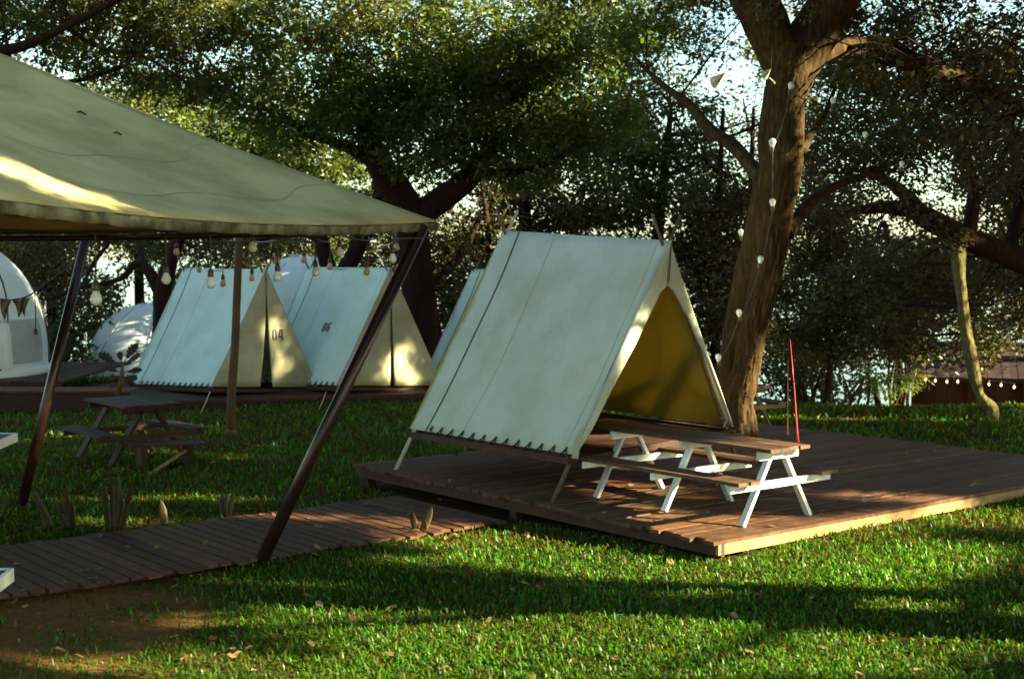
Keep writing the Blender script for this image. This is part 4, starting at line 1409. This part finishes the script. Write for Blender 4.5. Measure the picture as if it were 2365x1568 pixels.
T = Tree('crooked_tree', 'dark crooked tree with a long bent bough between the small dome and the 04 tent', at(368, 905, 34), 'bark_dark', 'leaf_dark')
T.limb([(366, 930, 34, 20), (368, 800, 34, 18), (376, 730, 34, 20), (374, 680, 34, 21), (385, 630, 34, 19), (402, 580, 34, 16), (425, 520, 33.8, 13), (440, 440, 33.4, 10)], 12, .1)
T.limb([(374, 690, 34, 16), (352, 640, 34, 14), (330, 612, 34, 11), (308, 612, 34, 9), (285, 640, 34, 7), (240, 655, 34, 5.5), (190, 662, 34, 5), (120, 690, 34, 4)], 10, .1)
T.limb([(330, 612, 34, 8), (320, 560, 34.4, 7), (300, 500, 35, 5)], 8, .1)
T.limb([(190, 662, 34, 4), (215, 610, 34.5, 5), (250, 560, 35, 5), (270, 500, 35.4, 4)], 8, .1)
for (px, py, D, rx, ry, n) in ((250, 530, 36, 130, 40, 26), (420, 545, 36, 120, 40, 22), (200, 690, 37, 60, 40, 10), (60, 560, 36, 90, 40, 18), (90, 660, 37, 60, 60, 14)):
    T.blobpx(px, py, D, rx, ry, n, 1.4, .45, 66)
T.size = .13
T.finish(.5)

T = Tree('slanting_tree', 'dark tree with two slanting stems behind the 06 tent ridge', at(775, 890, 35), 'bark_dark', 'leaf_dark')
T.limb([(772, 930, 35, 26), (776, 760, 35, 25), (786, 660, 35, 24), (812, 600, 35, 20), (842, 545, 34.8, 18), (868, 480, 34.6, 14), (880, 400, 34.2, 10)], 12, .1)
T.limb([(782, 690, 35, 18), (758, 620, 35, 18), (745, 570, 35, 17), (735, 510, 35, 14), (720, 430, 34.6, 10)], 10, .1)
T.limb([(745, 560, 35, 9), (700, 540, 35, 7), (640, 545, 35, 5), (580, 560, 35, 4)], 8, .1)
for (px, py, D, rx, ry, n) in ((600, 545, 37, 120, 36, 24), (740, 520, 37, 80, 40, 14), (920, 560, 37, 60, 60, 12), (520, 590, 38, 80, 26, 10), (860, 620, 38, 40, 40, 5)):
    T.blobpx(px, py, D, rx, ry, n, 1.4, .45, 66)
T.size = .13
T.finish(.5)

# --- backdrop trees further down the slope
BT_X = {0: 1250, 1: 1480, 2: 1640, 4: 2080, 7: 2330, 8: 640, 9: 1760, 6: 90, 5: 1090, 10: 330}
GAPS = ((1640, 90, 60), (1600, 250, 50), (820, 110, 40), (2100, 480, 60), (1115, 470, 40), (400, 690, 50), (280, 620, 40), (960, 640, 40), (2000, 880, 80))
FILL = {}
for gx in range(-60, 2480, 112):
    for gy in range(-30, 760, 100):
        x, y = gx + random.uniform(-40, 40), gy + random.uniform(-35, 35)
        if any(math.hypot(x - a, y - b_) < r_ + 20 for a, b_, r_ in GAPS): continue
        if y > 540 and 250 < x < 980 and random.random() < .3: continue
        if y > 680 and random.random() < .3: continue
        k = min(BT_X, key=lambda q: abs(BT_X[q] - x))
        FILL.setdefault(k, []).append((x, y))
for gx in range(-80, 2480, 90):
    for gy in (560, 640, 720, 790):
        x, y = gx + random.uniform(-40, 40), gy + random.uniform(-35, 35)
        if any(math.hypot(x - a, y - b_) < r_ for a, b_, r_ in GAPS): continue
        if random.random() < .12: continue
        k = min(BT_X, key=lambda q: abs(BT_X[q] - x))
        FILL.setdefault(k, []).append((x, y))
def back_tree(i, px, base_py, D, blobs, label, leaf='leaf_dark', r_=16, lean=0, top=250, size=.15):
    T = Tree('background_tree', label, at(px, base_py, D), 'bark_dark', leaf)
    g = at(px, base_py, D); g.z = gzf(g.x, g.y) - .2
    p1 = at(px + lean * .3, 720, D); p2 = at(px + lean * .6, 520, D); p3 = at(px + lean, top, D)
    k = D / F
    T.limb3([g, lerp(g, p1, .6) + Vector((.1, 0, 0)), p1, p2, p3], [r_ * k * 1.3, r_ * k, r_ * k * .95, r_ * k * .75, r_ * k * .3], 10, .08)
    for j in range(4):
        s = random.uniform(.45, .95); a = lerp(p1, p3, s); b_ = a + Vector((random.uniform(-2.4, 2.4), random.uniform(-.8, .8), random.uniform(.3, 1.8)))
        T.limb3([a, lerp(a, b_, .5) - ZU * .15, b_], [r_ * k * .4, r_ * k * .25, .02], 6, .08)
    for (x, y, rx, ry, n) in blobs:
        T.blobpx(x, y, D + random.uniform(-.5, 1.5), rx, ry, n, 1.7, .55, 76)
    for (x, y) in FILL.get(i, ()):
        T.blobpx(x, y, D + random.uniform(-1, 2.5), 85, 75, 10 if y > 230 else 6, 2.0, .6, 70)
    T.size = size
    T.finish(.25, 2.4)


back_tree(0, 1250, 880, 38, ((1180, 420, 110, 60, 22), (1300, 480, 140, 50, 34), (1420, 450, 120, 70, 36), (1300, 600, 100, 40, 12), (1450, 300, 130, 90, 44)), 'dark tree directly behind the open tent ridge', r_=20, lean=-60)
back_tree(1, 1480, 880, 40, ((1500, 130, 110, 120, 40), (1520, 330, 120, 100, 44), (1560, 450, 130, 60, 34), (1640, 480, 90, 60, 22), (1450, 30, 150, 80, 34)), 'tall tree behind the open tent peak with green lit leaves', 'leaf', r_=18, lean=70)
back_tree(2, 1640, 900, 37, ((1650, 560, 90, 60, 26), (1640, 640, 70, 70, 28), (1690, 420, 60, 70, 16), (1660, 760, 50, 70, 20), (1590, 230, 60, 50, 5), (1660, 120, 60, 60, 6)), 'slim dark tree seen between the open tent and the big trunk', r_=12, lean=30)
back_tree(3, 1905, 960, 29, ((1900, 560, 90, 70, 34), (1960, 640, 110, 60, 34), (1860, 700, 70, 80, 28), (1990, 760, 110, 60, 30), (1890, 800, 60, 40, 14), (1900, 460, 80, 50, 16)), 'thin straight tree just right of the big trunk', r_=7, lean=12, top=480, size=.12)
back_tree(4, 2080, 960, 38, ((2100, 690, 130, 60, 40), (2200, 640, 110, 60, 30), (2300, 640, 110, 60, 34), (2080, 800, 60, 30, 8), (1960, 820, 90, 26, 8)), 'dark tree beyond the lawn left of the shed', r_=9, lean=-60, top=560)
back_tree(5, 1150, 880, 36, ((1060, 600, 70, 50, 11), (1120, 540, 60, 50, 9), (1050, 700, 60, 50, 11), (1080, 780, 60, 50, 14), (1140, 440, 60, 50, 10)), 'thin tree between the 06 tent and the open tent', r_=10, lean=-40, top=420)
back_tree(6, 130, 880, 40, ((60, 590, 90, 50, 24), (150, 680, 60, 70, 18), (150, 770, 40, 50, 14), (120, 790, 40, 50, 12), (30, 540, 80, 40, 18)), 'dark tree behind the left dome', r_=14, lean=-30, top=500)
back_tree(7, 2420, 960, 40, ((2330, 300, 100, 150, 50), (2250, 180, 130, 120, 56), (2130, 240, 130, 110, 46), (2000, 160, 120, 110, 44), (2340, 520, 60, 60, 12), (1900, 330, 90, 90, 22)), 'broad dark tree filling the upper right corner', r_=20, lean=-90)
back_tree(8, 560, 880, 46, ((560, 330, 160, 60, 60), (420, 270, 150, 60, 40), (700, 380, 140, 60, 50), (820, 420, 90, 60, 26), (300, 230, 140, 60, 30), (480, 470, 200, 40, 40)), 'wide tree rising behind the canopy roof', 'leaf', r_=16, lean=20, size=.17)
back_tree(9, 1720, 900, 44, ((1720, 620, 70, 90, 24), (1800, 330, 90, 80, 16), (1850, 200, 80, 80, 14), (1750, 760, 70, 60, 22)), 'dark tree directly behind the big trunk', r_=12, lean=20)

back_tree(10, 330, 880, 43, ((330, 260, 120, 80, 20),), 'tree rising far behind the left part of the canopy roof', 'leaf', r_=13, lean=-20, size=.16)

# low shrubs beyond the lawn brow
def shrub(px, py, D, rx, ry, n, label, leaf='leaf_dark', cnt=60):
    g = at(px, py, D); gg = gzf(g.x, g.y)
    T = Tree('shrub', label, Vector((g.x, g.y, gg)), 'bark_dark', leaf, 'shrubs beyond the lawn')
    T.root['category'] = 'shrub'
    for k in range(5):
        b_ = at(px + random.uniform(-rx, rx) * .7, py - random.uniform(0, ry), D + random.uniform(-.5, .5))
        a = Vector((g.x + random.uniform(-.3, .3), g.y, gg - .1))
        T.limb3([a, lerp(a, b_, .5) + Vector((random.uniform(-.3, .3), 0, .1)), b_], [.06, .045, .015], 6, .08, 'stem')
    T.blobpx(px, py, D, rx, ry, n, 1.0, .42, cnt)
    T.size = .12
    T.finish(.4)


shrub(1870, 880, 31, 60, 60, 20, 'dark shrub right of the half hidden picnic table')
shrub(1960, 900, 34, 70, 46, 9, 'thin shrub with bluish gaps below the dark trees', 'leaf')
shrub(2050, 890, 35, 80, 50, 11, 'thin spreading shrub left of the shed', 'leaf')
shrub(1815, 850, 33, 60, 70, 30, 'dark bushy shrub directly behind the half hidden picnic table')
shrub(1900, 780, 36, 80, 60, 26, 'tall dark shrub behind the red rod')
shrub(2080, 800, 37, 80, 30, 10, 'taller dark shrub left of the shed roof')
shrub(1640, 900, 30, 50, 60, 16, 'dark shrub seen past the right edge of the open tent')
shrub(140, 830, 38, 80, 40, 22, 'dark shrub between the left dome and the small dome')
shrub(250, 760, 44, 80, 60, 22, 'green shrub behind the small dome', 'leaf')
shrub(1040, 830, 36, 70, 50, 18, 'dark shrub in the gap right of the 06 tent')
shrub(640, 700, 47, 220, 60, 26, 'dark shrub behind the row of tents')

# --- boughs above the picture, added to keep skylight off the ground
T = Tree('added_overhead_tree', 'added wide tree above the picture, its boughs dimming the skylight on the lawn', Vector((7.6, 9.5, gzf(7.6, 9.5))), 'bark_dark', 'leaf_dark', 'shade trees outside the view')
T.limb3([Vector((7.6, 9.5, -.2)), Vector((7.4, 9.6, 3)), Vector((6.8, 10, 6)), Vector((5, 11, 8)), Vector((1, 12.5, 9.2)), Vector((-4, 13.5, 9.6))], [.4, .33, .28, .2, .12, .05], 12, .08)
T.limb3([Vector((6.8, 10, 6)), Vector((5.5, 13, 8.3)), Vector((3, 17, 9.8)), Vector((-1, 21, 10.4))], [.22, .18, .12, .05], 10, .08)
for _ in range(430):
    x, y = random.uniform(.5, 8.5), random.uniform(4, 22)
    p = Vector((x, y, 3.4 + .2 * y + random.uniform(1.4, 4.4)))
    if sun_open(p, .35): continue
    T.cl.append((p, .6, 70))
for _ in range(230):
    x, y = random.uniform(-8, 2), random.uniform(17.5, 27)
    p = Vector((x, y, 3.4 + .2 * y + random.uniform(1.6, 4.2)))
    if sun_open(p, .4): continue
    T.cl.append((p, .6, 70))
T.size = .2
T.finish(.12, 2.2)

# --- trees outside the frame that throw the dappled shade
def shade_trees():
    spots = [(10.5, 4, 8), (15, 0.5, 9), (16, 8, 9), (14.5, 15, 9), (19, 20, 10), (22, 6, 10), (24, 27, 10)]
    labs = ['shade tree standing close beyond the right edge', 'shade tree behind the viewer to the right', 'tall shade tree right of the lawn', 'shade tree right of the wooden deck', 'tall shade tree right of the shed', 'farthest shade tree to the right', 'shade tree on the slope right of the shed']
    trees = []
    for (x, y, h), lab in zip(spots, labs):
        g = gzf(x, y)
        T = Tree('shade_tree', lab, Vector((x, y, g)), 'bark_dark', 'leaf_dark', 'shade trees outside the view')
        b0 = Vector((x, y, g - .2))
        T.limb3([b0, b0 + Vector((.2, .1, h * .35)), b0 + Vector((-.1, .3, h * .7)), b0 + Vector((.3, 0, h))], [.32, .24, .18, .06], 10, .08)
        for k in range(6):
            a = b0 + ZU * (h * random.uniform(.4, .9)); e = a + Vector((random.uniform(-3, 3), random.uniform(-3, 3), random.uniform(.4, 2)))
            T.limb3([a, lerp(a, e, .5), e], [.12, .08, .02], 6, .08)
        T.size = .19
        trees.append(T)
    cx = np.array([(x, y) for x, y, h in spots])
    n = 0
    # scene window in the plane across the sun's rays
    for _ in range(150000):
        # random scene point, thrown back towards the sun
        P_ = Vector((random.uniform(-17, 9), random.uniform(7, 44), random.choice((0, 0, 0, .3, 1.2, 2.5, 4, 5.5, 7))))
        if P_.z > 5 and (P_.x < 2.2 or P_.y < 16): continue
        t = random.uniform(7, 40)
        Q = P_ + S * t
        if Q.x < .40 * Q.y + 2.6 or Q.z > 17 or Q.z < 2.4: continue
        if Q.y > 36 or Q.y < -7: continue
        r_ = random.uniform(.3, .55)
        if sun_open(Q, r_ * .8): continue
        # thin out where it is already dense
        key = (round(Q.dot(SA) / .32), round(Q.dot(SB) / .32))
        if seen.get(key, 0) >= 3: continue
        seen[key] = seen.get(key, 0) + 1
        k = int(np.argmin(np.hypot(cx[:, 0] - Q.x, cx[:, 1] - Q.y)))
        trees[k].cl.append((Q, r_, int(70 * (r_ / .42) ** 2)))
        n += 1
    for T in trees: T.finish(.2, 4)
    print('shade clumps', n)


seen = {}
shade_trees()

# ------------------------------------------------------------------ plants
def blade_leaf(mb, base, tip, w_, curve=.06, n=8, side=None):
    d = tip - base; sd = side or Vector((1, .2, 0))
    nr = d.cross(sd).normalized()
    def fn(s, t):
        wv = w_ * (min(1, .55 + t * 1.6)) * (1 - max(0, (t - .55) / .45) ** 1.7)
        p = base + d * t + nr * (curve * math.sin(t * math.pi)) + sd * ((s - .5) * wv) + nr * (abs(s - .5) * wv * .25) + sd * (.007 * math.sin(t * 4 + base.x * 9))
        return p
    vs, fs = [], []
    mb.grid(fn, 4, n, .3)


def snake(base_px, leaves, label):
    g = on(base_px[0], base_px[1], .02)
    root = empty('snake_plant', g, label, 'plant', 'snake plants along the boardwalk')
    for (bx, tx, ty, w_) in leaves:
        mb = MB()
        b0 = on(base_px[0] + bx, base_px[1], .0); tp = at(tx, ty, b0.y + random.uniform(-.1, .1))
        blade_leaf(mb, b0, tp, w_ * .85, random.uniform(-.02, .02))
        o = mb.build('leaf', M['snake'], root, True, .008)
        me = o.data
        t = np.array([.2 + .3 * (k % 2) for k in range(len(me.vertices))], np.float32)
        for j in range(len(me.vertices)):
            if j % 5 in (0, 4): t[j] = .95
        me.attributes['tint'].data.foreach_set('value', t)


snake((8, 1205), ((-10, 30, 1130, .05), (0, 52, 1138, .04), (-4, 12, 1145, .045)), 'thin spiky plant at the left edge below the pole foot')
snake((112, 1225), ((8, 78, 1128, .1), (-6, 92, 1150, .06)), 'snake plant with one long leaf bending left, beside the left pole')
snake((158, 1225), ((-2, 122, 1145, .07), (4, 152, 1112, .06), (10, 165, 1150, .09), (-10, 140, 1160, .05)), 'four leaved snake plant left of the tallest one')
snake((262, 1232), ((-12, 238, 1106, .08), (-4, 258, 1092, .06), (6, 277, 1094, .09), (14, 308, 1104, .08), (0, 286, 1140, .05)), 'tallest snake plant clump with spreading leaves')
snake((384, 1216), ((0, 369, 1152, .1), (-40, 345, 1190, .04)), 'snake plant with a single stout pointed leaf')
snake((528, 1198), ((-14, 514, 1132, .07), (-6, 524, 1128, .05), (4, 540, 1124, .06), (14, 548, 1180, .04), (30, 560, 1182, .03)), 'pale brown snake plant at the middle of the lawn edge')
snake((975, 1238), ((-8, 948, 1178, .08), (0, 996, 1166, .1), (-20, 930, 1215, .06), (10, 980, 1200, .05)), 'snake plant near the end of the boardwalk by the deck')

# leafy plant before the small dome
pl = empty('leafy_plant', at(272, 905, 25.6), 'broad leaved dark plant standing before the small dome', 'plant')
mb = MB(); g = at(272, 912, 25.6); top = at(283, 838, 25.6); mb.tube([g, lerp(g, top, .5) + Vector((.03, 0, 0)), top], [.06, .045, .02], 8); mb.build('stem', M['post'], pl, True)
def lobed(mb, base, tip, w_, upv):
    d = tip - base; L = d.length; x = d.normalized(); s_ = x.cross(upv).normalized()
    pts = []
    prof = [(0, .04), (.12, .3), (.2, .18), (.3, .52), (.38, .3), (.5, .62), (.58, .34), (.7, .5), (.78, .26), (.88, .28), (1, 0)]
    cl_ = [base + x * (L * a) - upv * (.18 * L * a * a) for a, b_ in prof]
    for sg in (-1, 1):
        vs = []; fs = []
        for k, (a, b_) in enumerate(prof):
            vs += [cl_[k], cl_[k] + s_ * (sg * b_ * w_) + x * (.1 * L * (b_ > .4)) + upv * (.05 * b_ * w_)]
        for k in range(len(prof) - 1): fs.append((2 * k, 2 * k + 1, 2 * k + 3, 2 * k + 2))
        mb.add(vs, fs, .2)
for (bx, by, tx, ty, w_, dz) in ((280, 850, 232, 815, .13, 0), (284, 842, 312, 795, .14, .1), (284, 846, 318, 818, .12, -.2), (280, 862, 245, 846, .1, -.2), (284, 862, 322, 852, .1, -.1), (278, 872, 250, 872, .12, .2), (284, 874, 312, 872, .13, -.2), (280, 882, 256, 890, .1, 0), (286, 884, 310, 888, .1, 0), (282, 842, 275, 812, .08, .3)):
    mb = MB(); a = at(bx, by, 25.6); b_ = at(tx, ty, 25.6 + dz); mid = lerp(a, b_, .3)
    mb.tube([a, mid + ZU * .02, mid], .008, 5)
    lobed(mb, mid, b_ + (b_ - a) * .15, w_ * 1.35, Vector((0, -.8, .6)).normalized())
    mb.build('leaf', M['snake'], pl, False, .004)

# ------------------------------------------------------------------ lawn
def lawn():
    def inside(x, y):
        rx, ry = x - P0.x, y - P0.y
        u = rx * U.x + ry * U.y; v = rx * V.x + ry * V.y
        dk = (u > .03) & (u < DU) & (v > .0) & (v < DV)
        wk = (u > 2.86) & (u < 4.94) & (v > -10.6) & (v <= 0)
        return dk | wk
    bands = [(8.8, 11.2, 3600, .048, .0064), (11.2, 13.6, 2900, .05, .007), (13.6, 17, 1800, .052, .008), (17, 22, 650, .07, .011), (22, 34, 260, .085, .016)]
    V_, Q_, T_, TI_ = [], [], [], []
    nb = 0
    for (y0, y1, dens, L0, W0) in bands:
        xm = .40 * y1 + .8
        n = int(dens * (y1 - y0) * 2 * xm)
        x = RNG.uniform(-xm, xm, n); y = RNG.uniform(y0, y1, n)
        keep = (np.abs(x) < .40 * y + .8) & ~inside(x, y)
        # bare soil in the lower left, thin patches elsewhere
        bare = np.maximum(sstep(-3.2, -1.5, x + .35 * np.sin(y * 2.1) + .2 * np.sin(x * 5)), sstep(12.4, 13.4, y))
        patch = .62 + .38 * np.sin(x * 1.7 + 1.3 * np.sin(y * 1.1)) * np.sin(y * 1.9 + x * .6) + .25 * np.sin(x * 6.1 + y * 3.3) * np.sin(y * 7.3)
        keep &= RNG.random(n) < np.clip(bare * 1.02 + .13 * (np.sin(x * 4.1 + y * 2.3) * np.sin(y * 3.7 - x) > .25) + .02, 0, 1) * np.clip(patch + .28, .2, 1)
        x, y = x[keep], y[keep]; n = len(x)
        z = gz(x, y)
        a = RNG.uniform(0, 2 * np.pi, n); lean = RNG.uniform(.25, 1.55, n)
        L = L0 * (.45 + 1.5 * RNG.random(n) ** 1.8); W = W0 * RNG.uniform(.7, 1.4, n)
        dx, dy = np.cos(a), np.sin(a)
        b0 = np.stack([x, y, z - .005], 1)
        sd = np.stack([-dy, dx, np.zeros(n)], 1) * W[:, None]
        m_ = b0 + np.stack([dx * L * .35 * lean, dy * L * .35 * lean, L * .62 * np.cos(lean * .6)], 1)
        e = b0 + np.stack([dx * L * .9 * lean, dy * L * .9 * lean, L * .95 * np.cos(lean * .9)], 1)
        vs = np.stack([b0 - sd * .7, b0 + sd * .7, m_ + sd, m_ - sd, e], 1).reshape(-1, 3)
        o = (nb + np.arange(n)) * 5
        Q_.append(np.stack([o, o + 1, o + 2, o + 3], 1)); T_.append(np.stack([o + 3, o + 2, o + 4], 1))
        V_.append(vs)
        ti = np.clip(RNG.normal(.45, .22, n) + .12 * np.sin(x * 2.3) * np.sin(y * 1.7), 0, .9)
        ti[RNG.random(n) < np.where(y > 13.6, .34, .13) + .1 * np.sin(x * 1.9 + y) * np.sin(y * 2.7)] = 1.0  # extra brown blades farther back put the mid lawn's shade into colour
        TI_.append(np.repeat(ti, 5)); nb += n
    o = np_mesh('lawn_grass', np.concatenate(V_), np.concatenate(Q_), np.concatenate(TI_), M['grass'], None, np.concatenate(T_))
    tag(o, 'short green lawn grass covering the ground', 'grass', kind='stuff')
    print('blades', nb)
    # dry leaves on lawn and deck
    n = 330
    pts = []
    while len(pts) < n:
        y = random.uniform(9, 20); x = random.uniform(-.4 * y, .4 * y)
        rx, ry = x - P0.x, y - P0.y
        u = rx * U.x + ry * U.y; v = rx * V.x + ry * V.y
        if 0 < u < DU and 0 < v < DV:
            if random.random() > .35: continue
            z = DECK_Z + .012
        elif inside(np.array([x]), np.array([y]))[0]: z = WALK_Z + .012
        else: z = gzf(x, y) + .045
        pts.append((x, y, z))
    mb = MB()
    for p in pts:
        a = random.uniform(0, 6.28); L = random.uniform(.04, .105); d = Vector((math.cos(a), math.sin(a), random.uniform(-.2, .5))).normalized(); s_ = Vector((-d.y, d.x, random.uniform(-.3, .3))).normalized()
        c = Vector(p); W = L * random.uniform(.25, .42)
        mb.add([c - d * L * .5, c - d * L * .1 + s_ * W, c + d * L * .28 + s_ * W * .7 + ZU * .008, c + d * L * .55, c + d * L * .28 - s_ * W * .7 + ZU * .012, c - d * L * .1 - s_ * W], [(0, 1, 2, 3), (0, 3, 4, 5)])
    tag(mb.build('leaf_litter', M['dry']), 'scattered dry brown leaves on lawn and boards', 'leaf litter', kind='stuff')


lawn()
print('objects', len(bpy.data.objects))
